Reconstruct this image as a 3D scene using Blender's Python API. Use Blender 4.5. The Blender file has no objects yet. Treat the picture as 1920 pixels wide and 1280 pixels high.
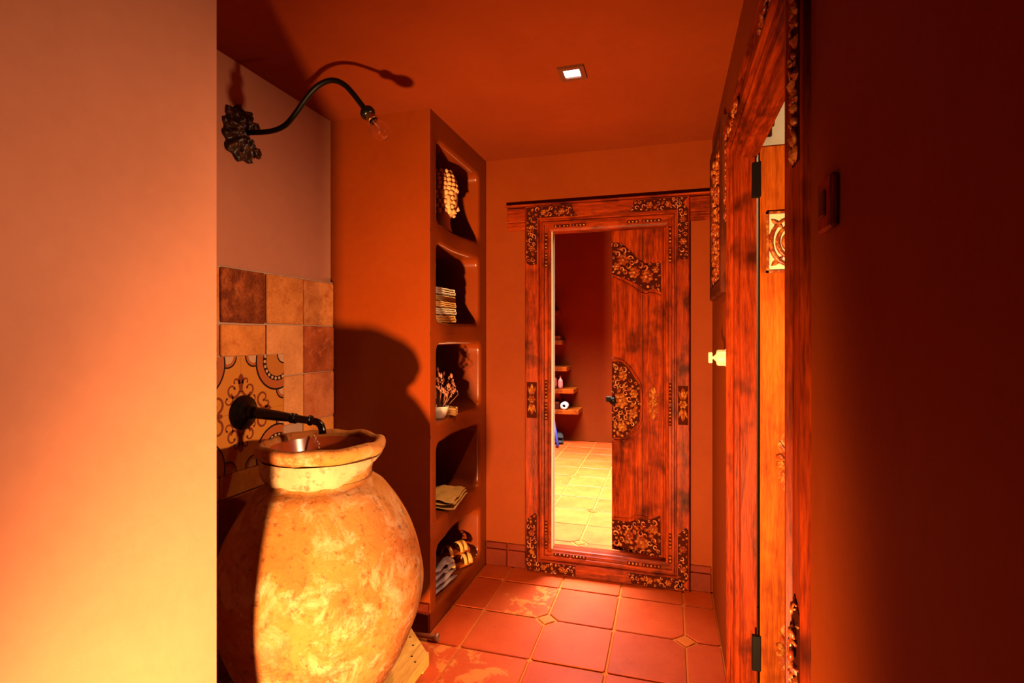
import bpy, math, random
from mathutils import Vector, Matrix, noise

sc = bpy.context.scene
col = sc.collection
PI = math.pi
R = math.radians

# ------------------------------------------------------------------ camera
H = 1.394
YAW = math.atan(293 / 993.0)
cam_d = bpy.data.cameras.new('camera')
cam = bpy.data.objects.new('camera', cam_d)
col.objects.link(cam)
cam.location = (0, 0, H)
cam.rotation_euler = (PI / 2, 0, YAW)
cam_d.sensor_width = 36
cam_d.lens = 36 * 993.0 / 1920
cam_d.shift_y = -13.0 / 1920
cam_d.clip_start = 0.02
sc.camera = cam

# ------------------------------------------------------------------ world, lights, exposure
w = bpy.data.worlds.new('world')
sc.world = w
w.use_nodes = True
w.node_tree.nodes['Background'].inputs[0].default_value = (0.9, 0.75, 0.6, 1)
w.node_tree.nodes['Background'].inputs[1].default_value = 0.0

vs = sc.view_settings
vs.view_transform = 'Standard'
vs.look = 'None'
vs.gamma = 1.0
vs.use_curve_mapping = False
vs.exposure = 0.86


def light(name, kind, loc, target, power, color, size=0.1, spot=90, blend=1.0, size_y=None, spread=None):
    d = bpy.data.lights.new(name, kind)
    d.energy = power
    d.color = color
    if kind == 'AREA':
        d.size = size
        if size_y:
            d.shape = 'RECTANGLE'
            d.size_y = size_y
        if spread:
            d.spread = R(spread)
    else:
        d.shadow_soft_size = size
    if kind == 'SPOT':
        d.spot_size = R(spot)
        d.spot_blend = blend
    o = bpy.data.objects.new(name, d)
    col.objects.link(o)
    o.location = loc
    v = Vector(target) - Vector(loc)
    o.rotation_euler = v.to_track_quat('-Z', 'Y').to_euler()
    return o


WARM = (1.0, 0.55, 0.20)
# the square downlight seen in the ceiling
light('downlight_beam', 'SPOT', (-0.37, 2.11, 2.425), (-0.37, 2.11, 0), 105, WARM, 0.035, 90, 0.8)
# the lit side room behind the right-hand doorway: its lamp reaches jar, tiles and pier through the opening
light('side_room_lamp_offscreen', 'SPOT', (0.95, 1.74, 1.52), (-1.1, 1.24, 0.82), 215, (1.0, 0.56, 0.30), 0.05, 96, 1.0)
light('side_room_ceiling_lamp_offscreen', 'POINT', (1.3, 2.45, 2.3), (1, 1, 0), 30, (1.0, 0.72, 0.42), 0.08)
# the hall lamp behind the camera that throws the jar's shadow on the column and the sconce's on the ceiling
light('hall_lamp_offscreen', 'SPOT', (-0.56, -0.15, 0.18), (-0.50, 3.05, 1.35), 1150, WARM, 0.06, 84, 1.0)
# daylight falling on the floor of the far room
light('far_daylight_offscreen', 'AREA', (-0.75, 4.60, 2.85), (-0.75, 4.60, 0), 480, (1.0, 0.86, 0.80), 1.6, size_y=1.7, spread=95)


# ------------------------------------------------------------------ materials
def newmat(name):
    m = bpy.data.materials.new(name)
    m.use_nodes = True
    nt = m.node_tree
    b = nt.nodes['Principled BSDF']
    return m, nt, b


def node(nt, t, **kw):
    n = nt.nodes.new(t)
    for k, v in kw.items():
        setattr(n, k, v)
    return n


def coords(nt, scale=(1, 1, 1)):
    tc = node(nt, 'ShaderNodeTexCoord')
    mp = node(nt, 'ShaderNodeMapping')
    mp.inputs['Scale'].default_value = scale
    nt.links.new(tc.outputs['Object'], mp.inputs['Vector'])
    return mp.outputs['Vector']


def noise_tex(nt, vec, scale, detail=4, rough=0.55, dist=0.0):
    n = node(nt, 'ShaderNodeTexNoise')
    n.inputs['Scale'].default_value = scale
    n.inputs['Detail'].default_value = detail
    n.inputs['Roughness'].default_value = rough
    n.inputs['Distortion'].default_value = dist
    nt.links.new(vec, n.inputs['Vector'])
    return n.outputs['Fac']


def ramp(nt, fac, stops):
    r = node(nt, 'ShaderNodeValToRGB')
    e = r.color_ramp.elements
    while len(e) < len(stops):
        e.new(0.5)
    for el, (p, c) in zip(e, stops):
        el.position = p
        el.color = (*c, 1)
    nt.links.new(fac, r.inputs['Fac'])
    return r.outputs['Color']


def mix(nt, fac, a, b, mode='MIX'):
    n = node(nt, 'ShaderNodeMix', data_type='RGBA', blend_type=mode)
    for sock, val in ((n.inputs[0], fac), (n.inputs[6], a), (n.inputs[7], b)):
        if isinstance(val, (int, float)):
            sock.default_value = val
        elif isinstance(val, tuple):
            sock.default_value = (*val, 1)
        else:
            nt.links.new(val, sock)
    return n.outputs[2]


def bump(nt, b, height, strength=0.2, dist=0.01):
    n = node(nt, 'ShaderNodeBump')
    n.inputs['Strength'].default_value = strength
    n.inputs['Distance'].default_value = dist
    nt.links.new(height, n.inputs['Height'])
    nt.links.new(n.outputs['Normal'], b.inputs['Normal'])


ALB = 0.55      # one reflectance factor for every material alike


def setbase(nt, b, cc):
    nt.links.new(mix(nt, 1.0, cc, (ALB, ALB, ALB), 'MULTIPLY'), b.inputs['Base Color'])


def plain(name, c, rough=0.5, metal=0.0, spec=0.5, emit=None, es=1.0):
    m, nt, b = newmat(name)
    k_ = 1.0 if metal > 0.5 else ALB
    b.inputs['Base Color'].default_value = (c[0] * k_, c[1] * k_, c[2] * k_, 1)
    b.inputs['Roughness'].default_value = rough
    b.inputs['Metallic'].default_value = metal
    b.inputs['Specular IOR Level'].default_value = spec * 0.6
    if emit:
        b.inputs['Emission Color'].default_value = (*emit, 1)
        b.inputs['Emission Strength'].default_value = es
    return m


def plaster(name, c1, c2, rough=0.55, spec=0.35, bs=0.12):
    m, nt, b = newmat(name)
    v = coords(nt)
    n1 = noise_tex(nt, v, 2.2, 5, 0.6)
    n2 = noise_tex(nt, v, 26, 4, 0.6)
    cc = ramp(nt, n1, [(0.3, c1), (0.7, c2)])
    cc = mix(nt, 0.12, cc, ramp(nt, n2, [(0.35, tuple(x * 0.75 for x in c1)), (0.65, c2)]))
    setbase(nt, b, cc)
    b.inputs['Roughness'].default_value = rough
    b.inputs['Specular IOR Level'].default_value = spec * 0.6
    bump(nt, b, noise_tex(nt, v, 9, 6, 0.6), bs, 0.012)
    return m


def wood(name, dark, mid, lite, axis='Z', rough=0.42, scale=1.0, spec=0.07, bs=0.25):
    m, nt, b = newmat(name)
    s = {'X': (1.2, 16, 16), 'Y': (16, 1.2, 16), 'Z': (16, 16, 1.2)}[axis]
    v = coords(nt, tuple(k * scale for k in s))
    g = noise_tex(nt, v, 2.2, 6, 0.62, 0.6)
    v2 = coords(nt, tuple(k * scale * 5 for k in s))
    fine = noise_tex(nt, v2, 3.0, 4, 0.6)
    blot = noise_tex(nt, coords(nt, (1, 1, 1)), 5.5, 3, 0.6)
    cc = ramp(nt, g, [(0.28, dark), (0.5, mid), (0.72, lite)])
    cc = mix(nt, 0.35, cc, ramp(nt, fine, [(0.35, dark), (0.62, lite)]), 'MULTIPLY') if False else mix(nt, 0.28, cc, ramp(nt, fine, [(0.35, dark), (0.62, lite)]))
    cc = mix(nt, ramp(nt, blot, [(0.50, (0, 0, 0)), (0.68, (0.85, 0.85, 0.85))]), cc, dark)
    setbase(nt, b, cc)
    b.inputs['Roughness'].default_value = rough
    b.inputs['Specular IOR Level'].default_value = spec * 0.6
    bump(nt, b, fine, bs, 0.003)
    return m


def terracotta(name, c1, c2, spot, rough=0.45, rand=0.5, sc_=7.0, spot_lo=0.58, spot_hi=0.75, offs=0.0, bs=0.2, spec=0.12, fine=0.10):
    """fired clay: two-tone mottling, blotches of a third colour, a random tone per tile"""
    m, nt, b = newmat(name)
    tc = node(nt, 'ShaderNodeTexCoord')
    oi = node(nt, 'ShaderNodeObjectInfo')
    ad = node(nt, 'ShaderNodeVectorMath', operation='ADD')
    mul = node(nt, 'ShaderNodeMath', operation='MULTIPLY_ADD')
    mul.inputs[1].default_value = 37.0
    mul.inputs[2].default_value = offs
    nt.links.new(oi.outputs['Random'], mul.inputs[0])
    nt.links.new(tc.outputs['Object'], ad.inputs[0])
    nt.links.new(mul.outputs[0], ad.inputs[1])
    v = ad.outputs[0]
    n1 = noise_tex(nt, v, sc_, 5, 0.62)
    n2 = noise_tex(nt, v, sc_ * 1.7, 7, 0.72, 0.4)
    n3 = noise_tex(nt, v, sc_ * 14, 3, 0.6)
    cc = ramp(nt, n1, [(0.32, c1), (0.68, c2)])
    cc = mix(nt, ramp(nt, n2, [(spot_lo, (0, 0, 0)), (spot_hi, (1, 1, 1))]), cc, spot)
    cc = mix(nt, fine, cc, ramp(nt, n3, [(0.4, tuple(k * 0.45 for k in c1)), (0.6, c2)]))
    if rand > 0:
        rr = ramp(nt, oi.outputs['Random'], [(0.0, (1 - rand,) * 3), (1.0, (1.0,) * 3)])
        cc = mix(nt, 1.0, cc, rr, 'MULTIPLY')
    setbase(nt, b, cc)
    b.inputs['Roughness'].default_value = rough
    b.inputs['Specular IOR Level'].default_value = spec * 0.6
    bump(nt, b, n2, bs, 0.006)
    return m


ORANGE1, ORANGE2 = (0.195, 0.0255, 0.0020), (0.235, 0.0335, 0.0028)
M = {}
M['wall'] = plaster('orange_plaster', ORANGE1, ORANGE2, 0.6, 0.08)
M['column'] = plaster('polished_orange_plaster', ORANGE1, ORANGE2, 0.24, 0.45, 0.05)
M['ceiling'] = plaster('ceiling_plaster', (0.22, 0.030, 0.005), (0.26, 0.037, 0.007), 0.7, 0.05)
M['pink'] = plaster('pale_clay_plaster', (0.55, 0.215, 0.122), (0.62, 0.245, 0.142), 0.65, 0.10)
M['cream'] = plaster('cream_plaster', (0.80, 0.62, 0.42), (0.85, 0.68, 0.48), 0.7, 0.2)
M['grout'] = plaster('floor_grout', (0.58, 0.13, 0.02), (0.68, 0.17, 0.03), 0.8, 0.05)
M['wgrout'] = plaster('wall_grout', (0.50, 0.28, 0.17), (0.58, 0.34, 0.22), 0.85, 0.2)
M['floor_tile'] = terracotta('terracotta_floor', (0.52, 0.056, 0.009), (0.64, 0.086, 0.015), (0.44, 0.044, 0.007), 0.42, 0.22, 5.0)
M['floor_tile_y'] = terracotta('terracotta_floor_streaked', (0.50, 0.062, 0.012), (0.60, 0.085, 0.016), (0.70, 0.19, 0.035), 0.42, 0.1, 4.5, 0.51, 0.55)
M['inset'] = terracotta('terracotta_inset', (0.62, 0.12, 0.012), (0.70, 0.15, 0.018), (0.50, 0.08, 0.01), 0.45, 0.1)
M['base_tile'] = terracotta('skirting_clay', (0.12, 0.009, 0.001), (0.19, 0.017, 0.0015), (0.08, 0.006, 0.001), 0.5, 0.35, 8.0)

RED_D, RED_M, RED_L = (0.020, 0.0018, 0.0005), (0.195, 0.0145, 0.0012), (0.42, 0.047, 0.003)
for ax in 'XYZ':
    M['wood' + ax] = wood('red_teak_' + ax, RED_D, RED_M, RED_L, ax)
    M['dwood' + ax] = wood('dark_teak_' + ax, (0.016, 0.003, 0.001), (0.075, 0.010, 0.0025), (0.15, 0.022, 0.004), ax, 0.5, spec=0.12)
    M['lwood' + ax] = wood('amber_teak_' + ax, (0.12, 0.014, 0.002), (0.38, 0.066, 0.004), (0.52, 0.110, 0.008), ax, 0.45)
M['pine'] = wood('yellow_pine', (0.42, 0.16, 0.03), (0.78, 0.40, 0.08), (0.86, 0.50, 0.12), 'Y', 0.5)
M['ground'] = plain('carved_ground', (0.040, 0.0045, 0.0015), 0.8, 0.0, 0.03)


def carved(name, base, gilt, lo, hi):
    m, nt, b = newmat(name)
    v = coords(nt)
    n1 = noise_tex(nt, v, 55, 3, 0.6)
    geo = node(nt, 'ShaderNodeNewGeometry')
    cc = ramp(nt, n1, [(lo, base), (hi, gilt)])
    setbase(nt, b, cc)
    b.inputs['Roughness'].default_value = 0.38
    b.inputs['Specular IOR Level'].default_value = 0.3
    bump(nt, b, noise_tex(nt, v, 160, 3, 0.6), 0.3, 0.002)
    return m


M['relief'] = carved('carved_relief', (0.22, 0.022, 0.003), (0.55, 0.16, 0.022), 0.46, 0.70)
M['relief_gold'] = carved('carved_gilt', (0.24, 0.032, 0.005), (0.55, 0.20, 0.03), 0.45, 0.68)
M['shell'] = carved('sconce_carving', (0.025, 0.008, 0.004), (0.20, 0.07, 0.025), 0.52, 0.70)
M['iron'] = plain('black_iron', (0.004, 0.002, 0.0015), 0.45, 0.0, 0.2)
M['bronze'] = plain('black_bronze', (0.005, 0.003, 0.002), 0.25, 0.0, 0.4)
M['brass'] = plain('brown_brass', (0.30, 0.10, 0.035), 0.2, 0.9)
M['porcelain'] = plain('cream_porcelain', (0.80, 0.66, 0.45), 0.25)
M['chain'] = plain('bright_chain', (0.85, 0.75, 0.62), 0.18, 1.0)
M['glaze'] = plain('brown_glaze', (0.26, 0.040, 0.008), 0.22, 0.0, 0.45)
M['lamp_glow'] = plain('lamp_glow', (1, 1, 1), 0.4, emit=(1.0, 0.93, 0.80), es=5.0)
M['trim_brown'] = plain('downlight_trim', (0.10, 0.022, 0.008), 0.4)
M['filament'] = plain('filament', (0.5, 0.3, 0.2), 0.3, 0.9)
g, nt_, b_ = newmat('clear_glass')
b_.inputs['Base Color'].default_value = (1.0, 0.94, 0.88, 1)
b_.inputs['Transmission Weight'].default_value = 1.0
b_.inputs['Roughness'].default_value = 0.0
b_.inputs['IOR'].default_value = 1.45
M['glass'] = g


def jar_mat():
    m, nt, b = newmat('old_terracotta_jar')
    v = coords(nt)
    n1 = noise_tex(nt, v, 3.0, 6, 0.62, 0.3)
    n2 = noise_tex(nt, v, 8.0, 9, 0.74, 0.6)
    n3 = noise_tex(nt, v, 42, 6, 0.72)
    n5 = noise_tex(nt, v, 17, 8, 0.75, 0.5)
    sep = node(nt, 'ShaderNodeSeparateXYZ')
    nt.links.new(v, sep.inputs[0])
    base = ramp(nt, n1, [(0.32, (0.28, 0.060, 0.009)), (0.5, (0.34, 0.112, 0.020)), (0.68, (0.36, 0.150, 0.042))])
    # pale lime bloom, stronger low down
    base = mix(nt, ramp(nt, n2, [(0.50, (0, 0, 0)), (0.64, (0.8, 0.8, 0.8))]), base, (0.44, 0.265, 0.140))
    hz = node(nt, 'ShaderNodeMapRange')
    hz.inputs['From Min'].default_value = 0.58
    hz.inputs['From Max'].default_value = 0.15
    nt.links.new(sep.outputs['Z'], hz.inputs['Value'])
    # reddish firing stains and dark crust on the lower belly
    n4 = noise_tex(nt, v, 5.0, 9, 0.78, 0.9)
    st = ramp(nt, n4, [(0.46, (0, 0, 0)), (0.58, (1, 1, 1))])
    low = mix(nt, 1.0, st, hz.outputs[0], 'MULTIPLY')
    base = mix(nt, low, base, (0.21, 0.048, 0.012))
    crust = mix(nt, 1.0, ramp(nt, n5, [(0.55, (0, 0, 0)), (0.66, (1, 1, 1))]), hz.outputs[0], 'MULTIPLY')
    base = mix(nt, crust, base, (0.46, 0.30, 0.18))
    pit = ramp(nt, n3, [(0.34, (0.35, 0.28, 0.22)), (0.46, (1, 1, 1))])
    base = mix(nt, 0.75, base, pit, 'MULTIPLY')
    setbase(nt, b, base)
    b.inputs['Roughness'].default_value = 0.8
    b.inputs['Specular IOR Level'].default_value = 0.12
    bump(nt, b, n5, 0.5, 0.008)
    return m


M['jar'] = jar_mat()
M['jar_neck'] = terracotta('jar_collar_clay', (0.34, 0.185, 0.095), (0.44, 0.265, 0.150), (0.15, 0.06, 0.028), 0.8, 0.0, 11.0, 0.52, 0.64, bs=0.5)


# ------------------------------------------------------------------ mesh helpers
class MB:
    def __init__(self):
        self.v, self.f, self.M = [], [], Matrix.Identity(4)
        self.smooth = False
        self.sm = []

    def add(self, vs_, fs, smooth=None):
        o = len(self.v)
        self.v += [self.M @ Vector(p) for p in vs_]
        for q in fs:
            self.f.append([o + i for i in q])
            self.sm.append(self.smooth if smooth is None else smooth)
        return self

    def box(self, x0, x1, y0, y1, z0, z1, bv=0.0):
        if bv <= 0:
            p = [(x, y, z) for x in (x0, x1) for y in (y0, y1) for z in (z0, z1)]
            return self.add(p, [(0, 1, 3, 2), (4, 6, 7, 5), (0, 4, 5, 1), (2, 3, 7, 6), (0, 2, 6, 4), (1, 5, 7, 3)], False)
        c = [(x0 + x1) / 2, (y0 + y1) / 2, (z0 + z1) / 2]
        h = [abs(x1 - x0) / 2, abs(y1 - y0) / 2, abs(z1 - z0) / 2]
        bv = min(bv, min(h) * 0.95)
        pts, idx = [], {}
        for sx in (-1, 1):
            for sy in (-1, 1):
                for sz in (-1, 1):
                    s = (sx, sy, sz)
                    for a in range(3):
                        p = [c[k] + s[k] * (h[k] if k == a else h[k] - bv) for k in range(3)]
                        idx[(s, a)] = len(pts)
                        pts.append(p)
        fs = []
        for a in range(3):
            b2, c2 = (a + 1) % 3, (a + 2) % 3
            for s in (-1, 1):
                q = []
                for (p, r) in ((-1, -1), (1, -1), (1, 1), (-1, 1)):
                    t = [0, 0, 0]
                    t[a], t[b2], t[c2] = s, p, r
                    q.append(idx[(tuple(t), a)])
                fs.append(q if s > 0 else q[::-1])
            for p in (-1, 1):
                for r in (-1, 1):
                    t0, t1 = [0, 0, 0], [0, 0, 0]
                    t0[a], t1[a] = -1, 1
                    t0[b2] = t1[b2] = p
                    t0[c2] = t1[c2] = r
                    t0, t1 = tuple(t0), tuple(t1)
                    fs.append([idx[(t0, b2)], idx[(t1, b2)], idx[(t1, c2)], idx[(t0, c2)]])
        for sx in (-1, 1):
            for sy in (-1, 1):
                for sz in (-1, 1):
                    s = (sx, sy, sz)
                    fs.append([idx[(s, 0)], idx[(s, 1)], idx[(s, 2)]])
        return self.add(pts, fs, False)

    def prism(self, poly, z0, z1, bv=0.0, smooth=False):
        """polygon in local xy extruded along local z, with a chamfered top"""
        n = len(poly)
        cx = sum(p[0] for p in poly) / n
        cy = sum(p[1] for p in poly) / n
        vs_ = [(x, y, z0) for x, y in poly]
        if bv > 0:
            vs_ += [(x, y, z1 - bv) for x, y in poly]
            for x, y in poly:
                d = math.hypot(x - cx, y - cy) or 1
                k = max(0.0, 1 - 1.3 * bv / d)
                vs_.append((cx + (x - cx) * k, cy + (y - cy) * k, z1))
            L = 3
        else:
            vs_ += [(x, y, z1) for x, y in poly]
            L = 2
        fs = [list(range(n))[::-1], list(range((L - 1) * n, L * n))]
        for l in range(L - 1):
            for i in range(n):
                j = (i + 1) % n
                fs.append([l * n + i, l * n + j, (l + 1) * n + j, (l + 1) * n + i])
        return self.add(vs_, fs, smooth)

    def tube(self, pts, rad, n=10, cap=True, flat=1.0, smooth=True, up=None):
        pts = [Vector(p) for p in pts]
        if not isinstance(rad, (list, tuple)):
            rad = [rad] * len(pts)
        vs_, fs = [], []
        nrm = Vector(up) if up else None
        for i, p in enumerate(pts):
            t = (pts[min(i + 1, len(pts) - 1)] - pts[max(i - 1, 0)])
            t.normalize()
            if nrm is None:
                nrm = t.orthogonal()
            nrm = nrm - t * nrm.dot(t)
            if nrm.length < 1e-6:
                nrm = t.orthogonal()
            nrm.normalize()
            b = t.cross(nrm)
            for k in range(n):
                a = 2 * PI * k / n
                vs_.append(p + (nrm * math.cos(a) * flat + b * math.sin(a)) * rad[i])
        m = len(pts)
        for i in range(m - 1):
            for k in range(n):
                k2 = (k + 1) % n
                fs.append([i * n + k, i * n + k2, (i + 1) * n + k2, (i + 1) * n + k])
        if cap:
            fs.append(list(range(n))[::-1])
            fs.append([(m - 1) * n + k for k in range(n)])
        return self.add(vs_, fs, smooth)

    def lathe(self, prof, n=48, axis='Z', wob=None, smooth=True, capb=True, capt=True):
        vs_, fs = [], []
        for j, (r, z) in enumerate(prof):
            for k in range(n):
                a = 2 * PI * k / n
                rr = r
                zz = z
                if wob:
                    rr, zz = wob(r, z, a)
                p = (rr * math.cos(a), rr * math.sin(a), zz)
                if axis == 'X':
                    p = (p[2], p[0], p[1])
                elif axis == 'Y':
                    p = (p[1], p[2], p[0])
                vs_.append(p)
        m = len(prof)
        for j in range(m - 1):
            for k in range(n):
                k2 = (k + 1) % n
                fs.append([j * n + k, j * n + k2, (j + 1) * n + k2, (j + 1) * n + k])
        if capb:
            fs.append(list(range(n))[::-1])
        if capt:
            fs.append([(m - 1) * n + k for k in range(n)])
        return self.add(vs_, fs, smooth)

    def ball(self, c, r, n=10, m=7, half=False, sq=(1, 1, 1)):
        vs_, fs = [], []
        m0 = m
        for j in range(m + 1):
            ph = (PI / 2 * j / m if half else PI * j / m)
            for k in range(n):
                a = 2 * PI * k / n
                vs_.append((c[0] + r * sq[0] * math.sin(ph) * math.cos(a), c[1] + r * sq[1] * math.sin(ph) * math.sin(a), c[2] + r * sq[2] * math.cos(ph)))
        for j in range(m0):
            for k in range(n):
                k2 = (k + 1) % n
                fs.append([j * n + k, (j + 1) * n + k, (j + 1) * n + k2, j * n + k2])
        return self.add(vs_, fs, True)

    def mesh(self, name, mat, inv=None):
        me = bpy.data.meshes.new(name)
        vv = [tuple(inv @ p) if inv else tuple(p) for p in self.v]
        me.from_pydata(vv, [], self.f)
        me.polygons.foreach_set('use_smooth', self.sm)
        mats = mat if isinstance(mat, (list, tuple)) else [mat]
        for k in mats:
            me.materials.append(k)
        me.validate()
        me.update()
        return me

    def build(self, name, mat, parent=None, local=False):
        """link as one object; vertices are world positions unless local"""
        inv = None
        if parent is not None and not local:
            inv = parent_world(parent).inverted()
        o = bpy.data.objects.new(name, self.mesh(name, mat, inv))
        col.objects.link(o)
        o.parent = parent
        return o


def parent_world(o):
    m = Matrix.LocRotScale(o.location, o.rotation_euler, o.scale)
    return parent_world(o.parent) @ m if o.parent else m


def tag(o, label=None, cat=None, group=None, kind=None):
    if label:
        o['label'] = label
    if cat:
        o['category'] = cat
    if group:
        o['group'] = group
    if kind:
        o['kind'] = kind
    return o


def thing(name, label, cat, loc=(0, 0, 0), rz=0.0, group=None, kind=None):
    o = bpy.data.objects.new(name, None)
    col.objects.link(o)
    o.empty_display_size = 0.05
    o.location = loc
    o.rotation_euler = (0, 0, rz)
    return tag(o, label, cat, group, kind)


def top(mb, name, mat, label, cat, loc=None, group=None, kind=None):
    """a top-level thing that is one mesh; its origin sits at loc"""
    if loc is not None:
        T = Matrix.Translation(-Vector(loc))
        mb.v = [T @ p for p in mb.v]
    o = mb.build(name, mat)
    if loc is not None:
        o.location = loc
    return tag(o, label, cat, group, kind)


# ------------------------------------------------------------------ the setting
CEIL = 2.45
YB = 3.057          # back wall
XL = -1.066         # pier / shelf face
XN = -1.605         # niche wall
XR = 0.229          # right wall
YC = 2.263          # front of the shelf column
YP = 1.05           # end of the pier
WB = 0.062          # back wall thickness
WR = 0.064          # right wall thickness

# back wall with the doorway
mb = MB()
mb.box(-1.75, -0.74, YB, YB + WB, 0, 2.9).box(0.05, 2.6, YB, YB + WB, 0, 2.9).box(-0.74, 0.05, YB, YB + WB, 2.08, 2.9)
top(mb, 'wall_back', M['wall'], 'orange plaster end wall around the carved double doorway', 'wall', kind='structure')
# right wall with the doorway
mb = MB()
mb.box(XR, XR + WR, 2.06, YB, 0, CEIL + 0.2).box(XR, XR + WR, -2.6, 1.06, 0, CEIL + 0.2).box(XR, XR + WR, 1.06, 2.06, 2.05, CEIL + 0.2)
top(mb, 'wall_right', M['wall'], 'long orange plaster side wall with the amber wooden doorway', 'wall', kind='structure')
# near pier of the left wall, pale clay plaster
mb = MB()
mb.box(XN - 0.15, XL, -2.6, YP, 0, CEIL + 0.2, 0.006)
top(mb, 'wall_left', M['pink'], 'pale peach plaster pier beside the wash niche', 'wall', kind='structure')
mb = MB()
mb.box(XN - 0.15, XN, YP, YC + 0.01, 0, CEIL + 0.2)
top(mb, 'wall_niche', M['pink'], 'pinkish plaster wall above the tiled splashback', 'wall', kind='structure')
mb = MB()
mb.box(-1.8, 2.6, -2.75, -2.6, 0, CEIL + 0.2)
top(mb, 'wall_front', M['wall'], 'orange plaster wall closing the near end of the hall', 'wall', kind='structure')
mb = MB()
mb.box(-1.8, XR + 0.03, -2.75, YB + 0.03, CEIL, CEIL + 0.12)
top(mb, 'ceiling', M['ceiling'], 'flat burnt orange plaster ceiling with a square downlight', 'ceiling', kind='structure')

# shelf column: plaster block with five soft-edged niches in its corridor face
NICHES = [(2.343, 2.925, 1.935, 2.325), (2.343, 2.925, 1.455, 1.832), (2.343, 2.955, 0.965, 1.342), (2.343, 2.945, 0.492, 0.864), (2.343, 2.945, 0.088, 0.374)]


def column():
    mb = MB()
    ya, yb = YC, YB
    zs = [CEIL + 0.05]
    for a, b in zip(NICHES[:-1], NICHES[1:]):
        zs.append((a[2] + b[3]) / 2)
    zs.append(0.0)

    def rr(y0, y1, z0, z1, r, n):
        pts = []
        for cy, cz, a0 in ((y1 - r, z1 - r, 0), (y0 + r, z1 - r, 90), (y0 + r, z0 + r, 180), (y1 - r, z0 + r, 270)):
            for k in range(n + 1):
                a = R(a0 + 90 * k / n)
                pts.append((cy + r * math.cos(a), cz + r * math.sin(a)))
        # subdivide the straight runs
        out = []
        for i, p in enumerate(pts):
            q = pts[(i + 1) % len(pts)]
            out.append(p)
            d = math.hypot(q[0] - p[0], q[1] - p[1])
            if d > 0.05:
                for k in range(1, 10):
                    out.append((p[0] + (q[0] - p[0]) * k / 10, p[1] + (q[1] - p[1]) * k / 10))
        return out

    def hollow(y, z, y0, y1):
        if z > 2.1 or z < 0.22:
            return 0.0
        # the bars between the niches are scooped a little inwards
        t = (y - y0) / (y1 - y0)
        if t <= 0 or t >= 1:
            return 0.0
        return 0.024 * math.sin(PI * t) ** 2

    for i, (y0, y1, z0, z1) in enumerate(NICHES):
        zt, zb = zs[i], zs[i + 1]
        loops = []
        lip = 0.022
        base = rr(y0, y1, z0, z1, 0.045, 5)
        cy, cz = (y0 + y1) / 2, (z0 + z1) / 2
        n = len(base)
        # outer rectangle: cast each loop point outward on to the band rectangle
        outer = []
        for (y, z) in base:
            # straight out along the nearer side
            dy = min(y - y0, y1 - y)
            dz = min(z - z0, z1 - z)
            t = math.atan2((z - cz) / ((z1 - z0) / 2), (y - cy) / ((y1 - y0) / 2))
            c, s = math.cos(t), math.sin(t)
            k = 1 / max(abs(c), abs(s))
            c, s = c * k, s * k
            oy = yb if c >= 1 - 1e-6 else ya if c <= -1 + 1e-6 else (cy + c * ((yb - cy) if c > 0 else (cy - ya)))
            oz = zt if s >= 1 - 1e-6 else zb if s <= -1 + 1e-6 else (cz + s * ((zt - cz) if s > 0 else (cz - zb)))
            outer.append((oy, oz))
        L = []
        L.append([(XL - (hollow(y, z, y0, y1) if abs(z - zb) < 0.3 or abs(z - zt) < 0.3 else 0), y, z) for y, z in outer])
        for k in range(0, 5):
            a = PI / 2 * k / 4
            ins = lip * (1 - math.sin(a))
            dep = lip * (1 - math.cos(a))
            pts = []
            for y, z in base:
                oy = y + (y - cy) / ((y1 - y0) / 2) * ins
                oz = z + (z - cz) / ((z1 - z0) / 2) * ins
                pts.append((XL - dep - hollow(oy, oz, y0, y1), oy, oz))
            L.append(pts)
        L.append([(XL - 0.30, y, z) for y, z in base])
        L.append([(XL - 0.42, cy + (y - cy) * 0.96, cz + (z - cz) * 0.96) for y, z in base])
        vs_, fs = [], []
        for l in L:
            vs_ += l
        for j in range(len(L) - 1):
            for k in range(n):
                k2 = (k + 1) % n
                fs.append([j * n + k, j * n + k2, (j + 1) * n + k2, (j + 1) * n + k])
        fs.append([(len(L) - 1) * n + k for k in range(n)])
        mb.add(vs_, fs, True)
    # outer sides
    zt = CEIL + 0.05
    mb.add([(XN - 0.05, ya, 0), (XL, ya, 0), (XL, ya, zt), (XN - 0.05, ya, zt)], [(0, 1, 2, 3)], False)
    mb.add([(XN - 0.05, ya, 0), (XN - 0.05, yb, 0), (XN - 0.05, yb, zt), (XN - 0.05, ya, zt)], [(3, 2, 1, 0)], False)
    return mb


col_o = top(column(), 'wall_column', M['column'], 'tall orange plaster block with five open rounded niches', 'wall', kind='structure')

# ---- floor: slab with grout and one object for each clay tile
GX, GY = 0.324, 0.333
X0, Y0 = -0.572, 2.535
mb = MB()
mb.box(-1.9, 2.6, -2.75, YB + 0.14, -0.15, -0.006)
floor = top(mb, 'floor', M['grout'], 'burnt orange terracotta tiled floor with pale joints', 'floor', kind='structure')
DIAM = {(0, 0), (2, 0), (-1, -2), (1, -2), (0, -4), (2, -4)}
random.seed(4)


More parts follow.
